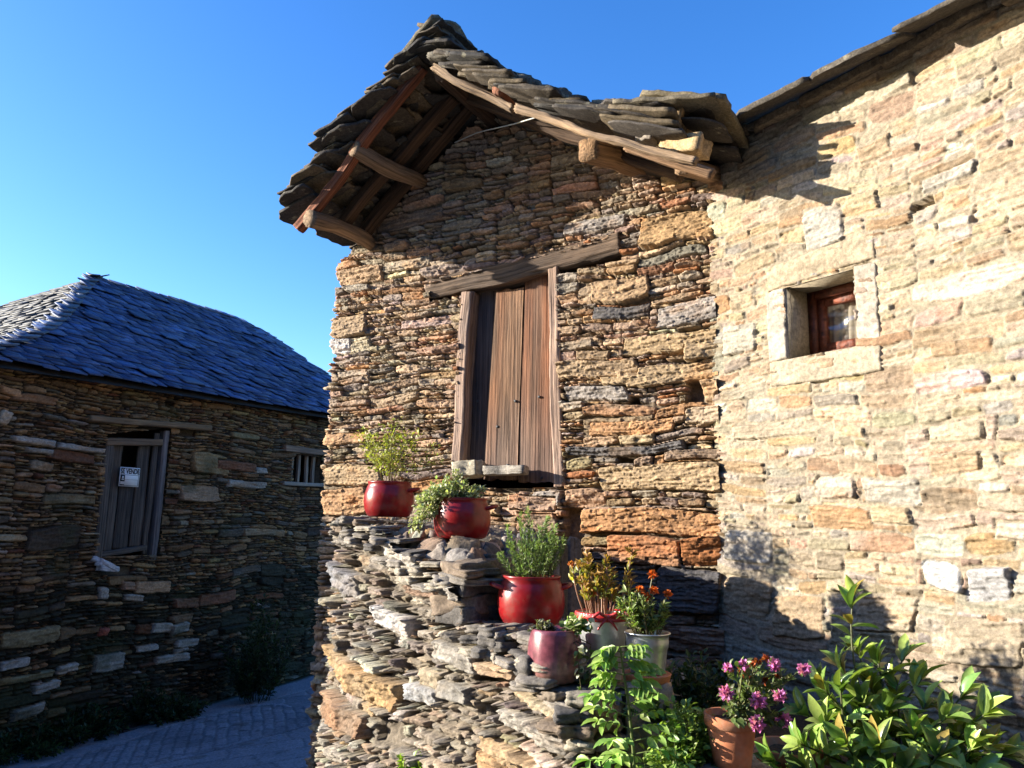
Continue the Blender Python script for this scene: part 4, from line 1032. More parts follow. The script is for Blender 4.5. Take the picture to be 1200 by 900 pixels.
    for t in np.arange(2.68, 6.1, .2):
        p = S(t, 1.0)[0]; slab(a, p + np.array([0, 0, .022]), DL + np.array([0, 0, g.uniform(-.02, .02)]), -NL + np.array([0, 0, .3]), .24, .22, .014, (.085, .09, .105), g, irr=.08)
    for r in np.arange(.0, 1.0, .055):
        p = S(tl(r), r)[0]; q = S(tl(min(1, r + .05)), min(1, r + .05))[0]
        slab(a, p + np.array([0, 0, .055]), np.cross(q - p, [0, 0, 1]), q - p + np.array([0, 0, -.02]), .17, .24, .016, (.10, .11, .13), g, irr=.1)
    a.build("ridge_slates", M_SLATE, rf)
    # unseen block added beside the near end, shaped to shade the lane
    a = Acc(); zt = 2.62
    g2 = [(-4.75, 5.72), (-4.62, 6.35), (-5.5, 7.0), (-7.6, 6.6), (-7.4, 5.0)]
    V = [(x, y, -.8) for x, y in g2] + [(-4.75, 5.72, 2.40), (-4.62, 6.35, 2.70), (-5.5, 7.0, 2.75), (-7.6, 6.6, 2.5), (-7.4, 5.0, 2.25)]
    a.add(V, [[(0, 1, 6, 5), (1, 2, 7, 6), (2, 3, 8, 7), (3, 4, 9, 8), (4, 0, 5, 9)], [(5, 6, 7, 8, 9)]], (.09, .068, .042)); a.build("shade_block", M_STONE, root)
    return root
build_cottage()

# ------------------------------------------------------------------ rubble stair with the pots
def build_stair():
    root = thing("stone_staircase", "rough dry stone stair block of grey rubble stepping down below the hay door", "staircase", (-.1, 3.6, .0))
    A = (-.95, 5.32); B = (-.985, 4.26); Cc = (.28, 2.555); E1 = (.60, 2.98); G1 = (1.02, 4.08)
    pts = [A, B, Cc, E1, G1]
    Lt = 1.06 + 2.14 + .52 + 1.18
    X = np.arange(0, Lt - .02, .0055); Z = np.arange(-.35, 1.66, .0055)
    pos, nrm, LT = path_sample(pts, [0, .42, .16, .12, 0], X)
    ax = np.array([.607, -.795])
    def ztop_xy(x, y):
        k = (x - B[0]) * ax[0] + (y - B[1]) * ax[1]
        pp = (x - B[0]) * .795 + (y - B[1]) * .607
        k = k + .04 * fbm(x * 4, y * 4, 2, 3) + .6 * np.clip(pp, 0, .5)
        z = np.interp(k, [-1.5, .0, .62, 1.12, 1.30, 1.36, 1.40, 1.72, 1.78, 1.82, 2.4], [1.59, 1.585, 1.55, 1.51, 1.48, 1.42, 1.20, 1.185, 1.17, 1.04, 1.02])
        z = z - .10 * sstep(.14, .0, pp) * sstep(.5, .9, k) * sstep(1.40, 1.25, k)
        t = sstep(.52, .58, pp - np.where(k < 1.2, .5, 0))
        return z * (1 - t) + t * np.minimum(z, np.interp(k, [-.6, -.2, .3, 2.0], [1.5, 1.2, .95, .86]))
    zt = ztop_xy(pos[:, 0], pos[:, 1])
    SG = (.215, .19, .16); SP = (.29, .255, .20); ST = (.26, .19, .12); SD = (.11, .10, .09); SB = (.19, .145, .105); SO = (.30, .185, .09)
    ex = []
    pal = [(4, SG), (2.5, SP), (1.5, ST), (1.6, SD), (1.6, SB), (.4, SO)]
    # a few large stones picked out along the face (path length, height)
    def fx(px, py):
        r = ray(px, py); best = None
        for i in range(0, len(X), 3):
            d = pos[i] - CAM[:2]; cr = abs(d[0] * r[1] - d[1] * r[0]) / np.linalg.norm(d)
            if d @ nrm[i] < 0 and (best is None or cr < best[0]): best = (cr, X[i], 1.6 + r[2] * (np.linalg.norm(d) / np.hypot(r[0], r[1])))
        return best[1], best[2]
    def e(x0, y0, x1, y1, col, o=.02):
        ym = (y0 + y1) / 2; a0, _ = fx(x0, ym); a1, _ = fx(x1, ym); _, za = fx((x0 + x1) / 2, y0); _, zb = fx((x0 + x1) / 2, y1); ex.append((a0, a1, zb, za, col, o))
    e(441, 622, 488, 654, (.34, .33, .30), .03); e(378, 768, 470, 806, (.30, .20, .10), .035); e(377, 812, 432, 845, (.22, .14, .085), .03); e(512, 738, 560, 768, (.27, .25, .22), .03)
    e(560, 866, 680, 900, (.30, .21, .12), .03); e(560, 890, 690, 920, (.30, .19, .10), .02); e(585, 820, 675, 850, (.26, .235, .20), .02); e(490, 770, 518, 802, (.34, .27, .175), .02); e(513, 784, 548, 810, (.2, .195, .18), .035)
    e(535, 665, 562, 690, (.33, .30, .26), .03); e(475, 790, 512, 815, (.3, .3, .3), .03); e(437, 700, 480, 730, (.36, .34, .32), .02); e(600, 795, 672, 812, (.33, .27, .18), .02); e(388, 660, 420, 690, (.18, .18, .19), .03)
    e(398, 626, 440, 638, SG, .03); e(560, 758, 608, 775, (.33, .24, .16), .04)
    H, col = stone_field(X, Z, .050, 91, pal, ex, blend=.15, depth=.060, joint=(.10, .08, .058), lam=.009, taper=(0, .6), rag=.006, prot=.024, tilt=.17, relief=.015, warp=(.03, .045), gapr=(.001, .007), asp=(1.3, 5), lmax=.36, corner=.3,
                         edge=.006, stain=.3, ledge=1.3, dip=.02, missing=.03, sig=.6)
    XX, ZZ = np.meshgrid(X, Z); sm = sstep(.10, .42, fbm(XX * 3.3 + 7, ZZ * 4.5, 3, 4))[..., None] * .40
    H = H * (1 - sm[..., 0]) + sm[..., 0] * (-.004 + .022 * fbm(XX * 11, ZZ * 16, 2, 5))
    col = col * (1 - sm) + sm * np.array([.22, .185, .14]) * (1 + .4 * fbm(XX * 15, ZZ * 18, 1, 4))[..., None]
    bat = (.025 * (1.6 - Z) / 1.6)[:, None] + .045 * fbm(X[None, :] * 3, Z[:, None] * 3, 4, 3)
    ZZ = np.broadcast_to(Z[:, None], H.shape)
    mask = ZZ < zt[None, :] + .01
    field_mesh("side_face", pos, nrm, X, Z, H, col, M_RUBBLE, root, mask, batter=bat)
    # treads: rough tops
    xs = np.arange(-1.15, 1.1, .009); ys = np.arange(2.45, 5.5, .009); XX, YY = np.meshgrid(xs, ys)
    poly = np.array(pts)
    ins = np.zeros(XX.shape, bool)
    fine = pos[::8]; fine = np.concatenate([fine, [[1.0, 4.2]], [[-.95, 5.38]]])
    j = len(fine) - 1
    for i in range(len(fine)):
        xi, yi = fine[i]; xj, yj = fine[j]
        ins ^= ((yi > YY) != (yj > YY)) & (XX < (xj - xi) * (YY - yi) / (yj - yi + 1e-12) + xi); j = i
    Ht, ct = stone_field(xs, ys, .13, 93, pal, (), depth=.03, joint=(.12, .10, .075), prot=.008, tilt=.08, relief=.007, warp=(.06, .08), asp=(1.0, 2.2), lmax=.3, corner=.6, missing=.0)
    zz = ztop_xy(XX, YY) + np.clip(Ht, -.03, .03)
    q = quads(len(ys), len(xs)); m = ins.reshape(-1); q = q[m[q].all(1)]
    used = np.zeros(m.size, bool); used[q] = True; idx = np.cumsum(used) - 1
    V = np.stack([XX, YY, zz], -1).reshape(-1, 3)[used]
    mesh_obj("tread", V, [idx[q]], M_RUBBLE, root, ct.reshape(-1, 3)[used])
    # loose slabs along the upper edges
    g = np.random.default_rng(17); a = Acc(); l = .75
    while l < Lt - 1.75:
        i = min(len(X) - 1, int(l / .0055)); t = np.array([-nrm[i, 1], nrm[i, 0], 0]); n3 = np.array([nrm[i, 0], nrm[i, 1], 0])
        L = g.uniform(.09, .20); th = g.uniform(.018, .042); dz = 0
        for lay in range(3):
            rock(a, np.array([pos[i, 0], pos[i, 1], zt[i] - .01 - lay * .038 + g.uniform(-.008, .010)]) + n3 * (-.060 + .006 * lay + g.uniform(-.015, .02)) + t * g.uniform(-.05, .05), (L, g.uniform(.14, .22), th), t + np.array([0, 0, g.uniform(-.12, .12)]), np.array([0, 0, 1]) + n3 * g.uniform(-.1, .15),
                 n=8, a=.14, rough=.11, col=np.array([SG, SP, SB, SD, SG][g.integers(5)]) * g.uniform(.8, 1.1), g=g, layers=.03)
        l += L * .8
    # riser stones between the steps
    for k, z in ((1.32, 1.40), (1.34, 1.33), (1.33, 1.27), (1.77, 1.10), (1.33, 1.22)):
        for off in (.04, .18, .32):
            kk = k - .6 * off
            c = np.array([B[0] + ax[0] * kk + .795 * off, B[1] + ax[1] * kk + .607 * off, z])
            rock(a, c + g.uniform(-.01, .01, 3), (.2, .16, .075), (.795, .607, g.uniform(-.1, .1)), (0, 0, 1), n=8, a=.15, rough=.11, col=np.array([SD, SG, SB][g.integers(3)]), g=g)
    a.build("edge_slabs", M_RUBBLE, root)
    return root
build_stair()

# planting bed: low rubble kerb with earth along the sunny wall
def build_bed():
    g = np.random.default_rng(23); root = thing("planting_bed", "low earth bed edged with rubble along the foot of the pale wall", "planting bed", (1.5, 2.7, 0))
    xs = np.linspace(-.2, 2.6, 90); ys = np.linspace(1.4, 4.3, 90); XX, YY = np.meshgrid(xs, ys)
    z = .755 + .02 * fbm(XX * 5, YY * 5, 1, 4)
    d = (XX - C0[0]) * Nr[0] + (YY - C0[1]) * Nr[1]
    m = ((d > -.05) & (d < 1.68)).reshape(-1); q = quads(90, 90); q = q[m[q].all(1)]; used = np.zeros(m.size, bool); used[q] = True; idx = np.cumsum(used) - 1
    mesh_obj("soil", np.stack([XX, YY, z], -1).reshape(-1, 3)[used], [idx[q]], M_SOIL, root, np.array((.055, .042, .028)))
    X = np.arange(0, 2.4, .012); Z = np.arange(-.2, .77, .012); p0 = C0 + Nr * 1.66 + Ur * .55
    pos = np.stack([p0[0] + Ur[0] * X, p0[1] + Ur[1] * X], -1); nrm = np.repeat(Nr[None, :2], len(X), 0)
    H, col = stone_field(X, Z, .07, 95, [(1, (.3, .27, .22)), (1, (.2, .18, .15))], prot=.02)
    field_mesh("kerb", pos, nrm, X, Z, H, col, M_RUBBLE, root)
build_bed()
# ------------------------------------------------------------------ pots and plants
def leaf_template():
    sx = [.14, .34, .58, .80]; wy = [.25, .44, .46, .30]; V = [(0, 0, 0)]
    for x, y in zip(sx, wy):
        zc = .05 * math.sin(x * 3) - .16 * x * x; V += [(x, y, zc + .10 * y * 2), (x, 0, zc - .02), (x, -y, zc + .10 * y * 2)]
    V.append((1, 0, -.17)); q = []
    for k in range(3):
        a = 1 + 3 * k; q += [(a, a + 3, a + 4, a + 1), (a + 1, a + 4, a + 5, a + 2)]
    return np.array(V, float), np.array(q), np.array([(0, 1, 2), (0, 2, 3), (10, 13, 11), (11, 13, 12)])
LT, LF4, LF3 = leaf_template()
def leaves(acc, Pt, D, Nn, L, Wd, col, curl=1.0):
    Pt = np.asarray(Pt, float); n = len(Pt)
    D = D / (np.linalg.norm(D, axis=1)[:, None] + 1e-9); Nn = Nn - D * (Nn * D).sum(1)[:, None]; Nn = Nn / (np.linalg.norm(Nn, axis=1)[:, None] + 1e-9)
    S = np.cross(Nn, D)
    T = LT[None] * np.ones((n, 1, 1)); L = np.broadcast_to(L, n); Wd = np.broadcast_to(Wd, n)
    V = Pt[:, None] + T[..., :1] * (L[:, None, None] * D[:, None]) + T[..., 1:2] * (Wd[:, None, None] * S[:, None]) + T[..., 2:] * curl * (L[:, None, None] * Nn[:, None])
    off = (np.arange(n) * 14)[:, None, None]
    acc.add(V.reshape(-1, 3), [(LF4[None] + off).reshape(-1, 4), (LF3[None] + off).reshape(-1, 3)], np.repeat(np.broadcast_to(col, (n, 3)), 14, 0))
def lcol(base, n, g, v=.22, alt=None, pa=.2):
    c = np.array(base) * np.exp(g.normal(0, v, (n, 1))) * np.exp(g.normal(0, .08, (n, 3)))
    if alt is not None:
        m = g.random(n) < pa; c[m] = np.array(alt) * np.exp(g.normal(0, .2, (m.sum(), 1)))
    return np.clip(c, .005, .9)
def stem_pts(b, t, g, bend=.12, n=7):
    b = np.array(b, float); t = np.array(t, float); L = np.linalg.norm(t - b); m = (b + t) / 2 + g.normal(0, bend * L, 3) * [1, 1, .4] + np.array([0, 0, .08 * L])
    u = np.linspace(0, 1, n)[:, None]; return b * (1 - u) ** 2 + 2 * m * u * (1 - u) + t * u * u
def bez_at(pts, u):
    s = np.linspace(0, 1, len(pts)); return np.stack([np.interp(u, s, pts[:, i]) for i in range(3)], -1)
def foliage(sa, la, stems, per, LL, W_, base, g, start=.25, ang=(.5, 1.1), upn=.6, alt=None, pa=.2, twig=0.0, r=(.0025, .001), scol=(.12, .10, .05), v=.22, tipc=None, curl=1.0):
    for pts in stems:
        tube(sa, pts, r[0], r[1], scol, 5, len(pts))
        u = start + (1 - start) * g.random(per) ** .85; P0 = bez_at(pts, u); tg = bez_at(pts, np.minimum(1, u + .05)) - bez_at(pts, u - .05); tg /= np.linalg.norm(tg, axis=1)[:, None] + 1e-9
        rd = g.normal(0, 1, (per, 3)); rd -= tg * (rd * tg).sum(1)[:, None]; rd /= np.linalg.norm(rd, axis=1)[:, None]
        a = g.uniform(*ang, per)[:, None]; D = tg * np.cos(a) + rd * np.sin(a)
        P0 = P0 + rd * (twig * g.random(per))[:, None]
        nn = np.array([-.55, -.12, .35 + upn]) + rd * .3 + g.normal(0, .35, (per, 3)) + tg * .3
        c = lcol(base, per, g, v, alt, pa)
        if tipc is not None:
            k = (u > .85)[:, None] * .7; c = c * (1 - k) + np.array(tipc) * k
        s = g.uniform(.65, 1.15, per); leaves(la, P0, D, nn, LL * s, W_ * s, c, curl)

RED_POT = [(.0, 0), (.098, 0), (.112, .008), (.128, .04), (.134, .08), (.131, .12), (.120, .155), (.112, .172), (.116, .180), (.117, .186), (.110, .187), (.105, .175), (.104, .155), (.0, .155)]
def soil_in(base, r, z, root, g, col=(.06, .045, .03)):
    n = 26; rr = np.linspace(0, r, 7); th = np.linspace(0, 2 * math.pi, n, endpoint=False); RR, TT = np.meshgrid(rr, th, indexing='ij')
    x = RR * np.cos(TT); y = RR * np.sin(TT); zz = z + .008 * fbm(x * 50 + g.random() * 9, y * 50, 1, 3) + .006 * (1 - RR / r)
    mesh_obj("soil", np.stack([x + base[0], y + base[1], zz + base[2]], -1).reshape(-1, 3), [quads(7, n, True)], M_SOIL, root, np.array(col))
def handle(base, head, z, r, pot, mat, s=1.0):
    a = Acc(); d = hd(head); p = np.array([-d[1], d[0], 0]); th = np.linspace(-.2, math.pi + .2, 15)
    pts = [np.array(base) + d * (r - .006 + .042 * s * math.sin(t)) + p * (.042 * s * math.cos(t)) + np.array([0, 0, z + .012 * math.sin(t)]) for t in th]
    tube(a, pts, .0085 * s, .0085 * s, (.3, .02, .02), 10, 22); a.build("handle", mat, pot, smooth=True)

def red_potted(px, py, D, label, handles, g):
    b = at(px, py, D); root = thing("potted_plant", label, "potted plant", b, "plants in red glazed pots")
    a = Acc(); lathe(a, b, RED_POT, n=56); pot = a.build("pot", M_ENAMEL, root, smooth=True)
    for h in handles: handle(b, h, .140, .124, pot, M_ENAMEL)
    soil_in(b, .106, .160, root, g)
    return root, b
def fin(root, sa, la, mat=None):
    if sa.n: sa.build("stems", M_LEAF, root)
    if la.n: la.build("leaves", mat or M_LEAF, root, smooth=True)

# 1 airy yellow-green shrub
g = np.random.default_rng(41)
root, b = red_potted(455, 606, 4.15, "red glazed pot with an airy yellow green twiggy plant, highest on the stair", (100,), g)
sa, la = Acc(), Acc(); st = []
for i in range(26):
    a = g.uniform(0, 2 * math.pi); q = g.random() ** .6
    st.append(stem_pts(b + [.05 * math.cos(a) * q, .05 * math.sin(a) * q, .16], b + [.29 * math.cos(a) * q, .19 * math.sin(a) * q, .17 + g.uniform(.17, .40) * (1 - .3 * q)], g, .10))
foliage(sa, la, st, 46, .021, .013, (.30, .31, .075), g, .25, (.5, 1.4), .6, (.33, .31, .06), .3, .045, (.0018, .0008), (.17, .12, .05))
fin(root, sa, la)
# 2 grey-green trailing plant
root, b = red_potted(541, 631, 3.65, "red glazed pot with a grey green trailing bushy plant, below the hay door", (95, -85), g)
sa, la = Acc(), Acc(); st = []
for i in range(60):
    a = g.uniform(0, 2 * math.pi); q = g.random() ** .5; lx = .19 * math.cos(a) * q - .045
    st.append(stem_pts(b + [.07 * math.cos(a) * q, .07 * math.sin(a) * q, .165], b + [lx, .13 * math.sin(a) * q, .20 + g.uniform(.02, .12) * (1.1 - q) - (.09 if lx < -.15 else 0) * g.random()], g, .2))
for i in range(14):
    st.append(stem_pts(b + [-.08, -.06 * g.random(), .18], b + [-.20 + g.uniform(-.04, .05), -.10 + g.uniform(-.05, .08), g.uniform(.03, .16)], g, .2))
foliage(sa, la, st, 34, .020, .013, (.33, .36, .20), g, .15, (.4, 1.3), .6, (.40, .40, .22), .3, .012, (.002, .001), (.15, .14, .07))
fin(root, sa, la)
# 3 feathery upright herb
root, b = red_potted(622, 731, 3.15, "red glazed pot with an upright feathery green herb, lowest of the red pots", (-95, 80), g)
sa, la = Acc(), Acc(); st = []
for i in range(52):
    a = g.uniform(0, 2 * math.pi); q = g.random() ** .6
    st.append(stem_pts(b + [.07 * math.cos(a) * q, .07 * math.sin(a) * q, .16], b + [.155 * math.cos(a) * q, .14 * math.sin(a) * q, .19 + g.uniform(.10, .28) * (1.05 - .45 * q)], g, .08))
foliage(sa, la, st, 70, .019, .0042, (.13, .19, .075), g, .1, (.35, .9), .4, (.22, .28, .11), .35, .003, (.0018, .0008), (.12, .12, .05), tipc=(.25, .33, .10))
fin(root, sa, la)

# mauve glazed pot with succulent and trailing ivy
b = at(650, 798, 2.80); root = thing("potted_plant", "mottled mauve glazed pot with a small succulent and trailing variegated ivy", "potted plant", b)
a = Acc(); pr = [(0, 0), (.058, 0), (.068, .006), (.080, .04), (.085, .08), (.083, .12), (.076, .15), (.073, .163), (.070, .166), (.066, .160), (.066, .14), (0, .14)]; pr = [(r_ * 1.12, z_ * 1.06) for r_, z_ in pr]
lathe(a, b, pr, col=(.29, .10, .11), n=56, wob=.015, dents=.07); V = np.concatenate(a.V); z = V[:, 2] - b[2]
t = sstep(.10, .0, z + .03 * fbm(V[:, 0] * 30, V[:, 1] * 30, 1, 3))[:, None]; cc = np.array((.15, .038, .052)) * (1 - t) + np.array((.21, .12, .09)) * t
a.C = [cc]; a.build("pot", M_PURPLE, root, smooth=True); soil_in(b, .066, .145, root, g)
sa, la = Acc(), Acc(); st = []
for i in range(26):
    q = g.normal(0, 1, 3); q[2] = abs(q[2]); q /= np.linalg.norm(q); st.append(stem_pts(b + [-.035, 0, .15], b + np.array([-.045, -.01, .16]) + q * [.045, .04, .045], g, .1, 4))
foliage(sa, la, st, 16, .013, .009, (.16, .17, .12), g, .3, (.3, 1.2), .6, (.22, .20, .14), .3)
st = []
for i in range(12):
    e = b + [.07 + g.uniform(-.03, .05), -.03 + g.uniform(-.05, .05), .15 + g.uniform(.0, .07)]; st.append(stem_pts(b + [.03, 0, .15], e, g, .2))
foliage(sa, la, st, 12, .026, .024, (.17, .26, .06), g, .2, (.6, 1.3), .7, (.42, .45, .25), .4)
st = []
for i in range(7):
    e0 = b + [.075 + g.uniform(-.01, .05), -.05 + g.uniform(-.04, .05), .13]; st.append(np.concatenate([stem_pts(b + [.04, 0, .15], e0, g, .1, 4), stem_pts(e0, e0 + [g.uniform(-.02, .04), g.uniform(-.03, .02), g.uniform(-.22, -.10)], g, .1, 6)[1:]]))
foliage(sa, la, st, 18, .026, .024, (.09, .14, .045), g, .35, (.6, 1.4), .2, (.55, .55, .42), .35)
fin(root, sa, la)

# zinc buckets
def bucket(px, py, D, r0, r1, h, label, cat="potted plant"):
    b = at(px, py, D); root = thing("potted_plant", label, cat, b, "plants in zinc buckets")
    a = Acc(); pr = [(0, 0), (r0, 0), (r0 + .002, .004)]
    for z in np.linspace(.01, h - .012, 14): pr.append((r0 + (r1 - r0) * z / h + (.0025 if abs(z - h * .66) < .008 or abs(z - h * .78) < .008 else 0), z))
    pr += [(r1 + .001, h - .006), (r1 + .005, h - .003), (r1 + .005, h), (r1 + .001, h + .001), (r1 - .003, h - .004), (r1 - .006, h - .03), (0, h - .03)]
    lathe(a, b, pr, n=52); p = a.build("pot", M_ZINC, root, smooth=True); soil_in(b, r1 - .006, h - .022, root, g)
    return root, b, p
root, b, p = bucket(706, 796, 2.93, .066, .096, .236, "larger zinc bucket with red rim holding reddish stemmed yellow leaved succulent")
a = Acc(); lathe(a, b + [0, 0, .213], [(.091, -.004), (.100, .0), (.102, .012), (.101, .023), (.094, .026), (.089, .02)], n=48); a.build("rim", M_RIBBON, root, smooth=True)
a = Acc(); q0 = b + np.array([.005, -.103, .226])
for sx in (-1, 1):
    tube(a, [q0, q0 + [.03 * sx, -.012, .02], q0 + [.055 * sx, -.004, .002], q0 + [.03 * sx, -.006, -.008], q0], .006, .006, (.45, .03, .03), 8, 20); tube(a, [q0, q0 + [.022 * sx, -.01, -.02], q0 + [.035 * sx, -.004, -.04]], .006, .003, (.45, .03, .03), 6, 8)
a.build("ribbon", M_RIBBON, root, smooth=True)
sa, la = Acc(), Acc(); st = []
for i in range(32):
    a_ = g.uniform(0, 2 * math.pi); q = g.random() ** .6; st.append(stem_pts(b + [.065 * math.cos(a_) * q, .055 * math.sin(a_) * q, .21], b + [.12 * math.cos(a_) * q, .09 * math.sin(a_) * q, .285 + g.uniform(.03, .18)], g, .10))
foliage(sa, la, st, 22, .030, .013, (.32, .26, .05), g, .55, (.4, 1.1), .4, (.20, .22, .06), .4, .006, (.0035, .002), (.42, .24, .17), tipc=(.36, .17, .05))
fin(root, sa, la)
def bloom(c, r, col, root, g, n=26, up_=(0, 0, 1)):
    a = Acc(); q = g.normal(0, 1, (n, 3)); q /= np.linalg.norm(q, axis=1)[:, None]; q = q + np.array(up_) * .5
    leaves(a, np.repeat(np.array(c)[None], n, 0) + q * r * .1, q, g.normal(0, 1, (n, 3)), r * g.uniform(.8, 1.1, n), r * .55, lcol(col, n, g, .2)); return a.build("flower", M_PETAL, root)
for px, py in ((669, 662), (697, 694)):
    bloom(at(px, py, 2.88), .015, (.55, .16, .04), root, g, 22)
root, b, p = bucket(759, 788, 2.78, .058, .075, .134, "smaller zinc bucket with orange flowers, standing on a terracotta saucer")
sa, la = Acc(), Acc(); st = []
for i in range(34):
    a_ = g.uniform(0, 2 * math.pi); q = g.random() ** .6; st.append(stem_pts(b + [.045 * math.cos(a_) * q, .045 * math.sin(a_) * q, .115], b + [.10 * math.cos(a_) * q - .015, .08 * math.sin(a_) * q, .145 + g.uniform(.03, .13)], g, .12))
foliage(sa, la, st, 26, .028, .010, (.15, .20, .065), g, .2, (.4, 1.1), .5, (.25, .29, .10), .35)
for px, py in ((765, 674), (750, 692), (766, 693), (782, 698), (756, 700)):
    e = at(px, py, 2.77); tube(sa, stem_pts(b + [.0, 0, .13], e, g, .05), .0022, .0018, (.3, .3, .2), 5); bloom(e, .019, (.60, .13, .03), root, g, 30)
fin(root, sa, la)
a = Acc(); bs = at(759, 788, 2.78) - [0, 0, .030]; lathe(a, bs, [(0, 0), (.066, 0), (.074, .005), (.079, .025), (.081, .028), (.078, .030), (.074, .028), (0, .028)], n=48); o = a.build("saucer", M_TERRA, None, True, origin=bs); tag(o, "terracotta saucer under the smaller zinc bucket", "saucer")
a = Acc(); c = bs - [0, 0, .16]; rock(a, c, (.15, .14, .33), (1, 0, 0), (0, 0, 1), n=12, a=.22, rough=.10, col=(.33, .25, .18), g=g); o = a.build("stone_block", M_RUBBLE, None, origin=bs - [0, 0, .32]); tag(o, "upright rough brown stone block carrying the saucer and smaller zinc bucket", "stone block")
a = Acc(); bb = at(706, 796, 2.93); rock(a, bb - [0, 0, .05], (.25, .22, .10), (1, .2, 0), (0, 0, 1), n=12, a=.18, rough=.10, col=(.20, .15, .11), g=g); o = a.build("stone_block", M_RUBBLE, None, origin=bb - [0, 0, .10]); tag(o, "squat dark stone block under the larger zinc bucket with red rim", "stone block")

# tall compound-leaved seedling
b = np.array([.40, 2.46, .74]); root = thing("elder_seedling", "tall bright green seedling with toothed compound leaves in front of the stair", "plant", b)
sa, la = Acc(), Acc()
mainst = np.array([b, at(742, 880, 2.47), at(736, 820, 2.47), at(730, 785, 2.46), at(727, 758, 2.46)])
tube(sa, mainst, .0055, .003, (.16, .20, .07), 8, 24)
for u in np.linspace(.12, 1.0, 16):
    for sgn in (-1, 1):
        p0 = bez_at(mainst, np.array([u]))[0]; L = g.uniform(.09, .15) * (1.1 - .66 * u); az = g.uniform(-.9, .9) + (0 if sgn > 0 else math.pi)
        dr = np.array([math.cos(az), math.sin(az) * .8 - .25, .42]); e = p0 + dr * L; e[2] -= .02
        pts = stem_pts(p0, e, g, .06, 8); tube(sa, pts, .002, .0012, (.17, .23, .07), 5, 8)
        ns = 4
        for j, uu in enumerate(np.linspace(.35, 1.0, ns)):
            q = bez_at(pts, np.array([uu]))[0]; td = pts[-1] - pts[-3]; td /= np.linalg.norm(td); side = np.cross(td, [0, 0, 1]); side /= np.linalg.norm(side)
            dl = ([td] if j == ns - 1 else []) + [td * .6 + side, td * .6 - side]
            for d_ in dl:
                sz = g.uniform(.040, .062) * (1.1 - .35 * u)
                leaves(la, q[None], (d_ + np.array([0, 0, -.25 + g.normal(0, .12)]))[None], (np.array([-.6, -.2, .8]) + g.normal(0, .25, 3))[None], sz, sz * .46, lcol((.23, .36, .08), 1, g, .18))
fin(root, sa, la)

# ferny herbs at the foot
def clump(name, label, pts_px, D, hgt, spread, n, per, LL, W_, base, alt, zb=.74, mat=None, cat="plant"):
    c = np.mean([at(x, y, D) for x, y in pts_px], 0); root = thing(name, label, cat, [c[0], c[1], zb]); sa, la = Acc(), Acc(); st = []
    for px, py in pts_px:
        e0 = at(px, py, D + g.uniform(-.08, .08))
        for i in range(n):
            e = e0 + g.normal(0, 1, 3) * spread; bb = np.array([c[0] + (e[0] - c[0]) * .5 + g.normal(0, .02), c[1] + (e[1] - c[1]) * .5 + g.normal(0, .02), min(zb, e[2] - .04)]); st.append(stem_pts(bb, e, g, .12))
    foliage(sa, la, st, per, LL, W_, base, g, .4, (.5, 1.3), .8, alt, .3, .02, (.0022, .001), (.12, .15, .05)); fin(root, sa, la, mat); return root
clump("parsley_plant", "bright green feathery herb clump at the bottom edge right of the tall seedling", [(800, 868), (822, 880), (795, 893), (775, 885), (818, 848), (835, 860), (806, 838)], 2.5, .2, .022, 10, 30, .024, .016, (.16, .25, .05), (.25, .34, .07))
clump("fern_plant", "dark shaded green ferny plant behind the clay pot beside the house corner", [(792, 790), (810, 775), (830, 800), (850, 790), (800, 815), (775, 810)], 3.25, .2, .03, 8, 22, .036, .018, (.05, .085, .028), (.08, .12, .04))
clump("trailing_weed", "dark ivy growing up the shaded stones beside the larger zinc bucket", [(688, 815), (692, 838), (698, 858), (690, 872)], 2.75, .2, .02, 5, 14, .03, .026, (.05, .085, .028), (.10, .14, .05))
clump("spurge_plant", "small lime green sprig at the foot of the rubble stair, bottom edge", [(478, 893), (492, 890), (503, 900), (486, 903)], 3.42, .1, .016, 9, 18, .028, .02, (.24, .36, .04), (.33, .45, .06), zb=.45)

# leaning zinc planter with herb
b = at(783, 905, 2.72); tl = Matrix.Rotation(math.radians(-14), 3, 'Y'); tl = np.array(tl)
root = thing("potted_plant", "plain grey leaning metal pot half hidden by green herbs", "potted plant", b)
a = Acc(); lathe(a, b, [(0, 0), (.05, 0), (.053, .004), (.066, .165), (.070, .17), (.068, .173), (.063, .168), (.06, .15), (0, .15)], n=40, tiltm=tl); a.build("pot", M_ZINC, root, smooth=True)
sa, la = Acc(), Acc(); tp = b + tl @ np.array([0, 0, .15]); st = [stem_pts(tp, tp + [g.normal(0, .05), g.normal(0, .05), g.uniform(.03, .09)], g, .15) for _ in range(26)]
foliage(sa, la, st, 22, .026, .016, (.10, .16, .045), g, .2, (.5, 1.3), .7, (.20, .27, .07), .35); fin(root, sa, la)

# terracotta pots and purple geranium
def terra(b, s, root):
    a = Acc(); lathe(a, b, np.array([(0, 0), (.058, 0), (.061, .003), (.080, .125), (.0795, .128), (.088, .130), (.090, .165), (.087, .168), (.080, .166), (.077, .14), (0, .14)]) * s, n=48); a.build("pot", M_TERRA, root, smooth=True)
b = at(858, 898, 2.42); root = thing("potted_plant", "terracotta pot with purple flowers and faded orange ones by the house corner", "potted plant", b)
terra(b, .88, root); soil_in(b, .067, .127, root, g)
FL = [(871, 778, 1), (853, 782, .9), (907, 778, 1.2), (942, 783, 1.2), (851, 812, 1.3), (888, 820, 1.4), (913, 814, 1.2), (887, 847, 1.4), (918, 843, 1.3)]
OR = [(872, 792), (880, 780), (897, 772), (868, 785), (897, 798), (887, 776), (876, 796), (912, 796), (855, 786)]
sa, la = Acc(), Acc(); st = []; top = b + [0, 0, .13]
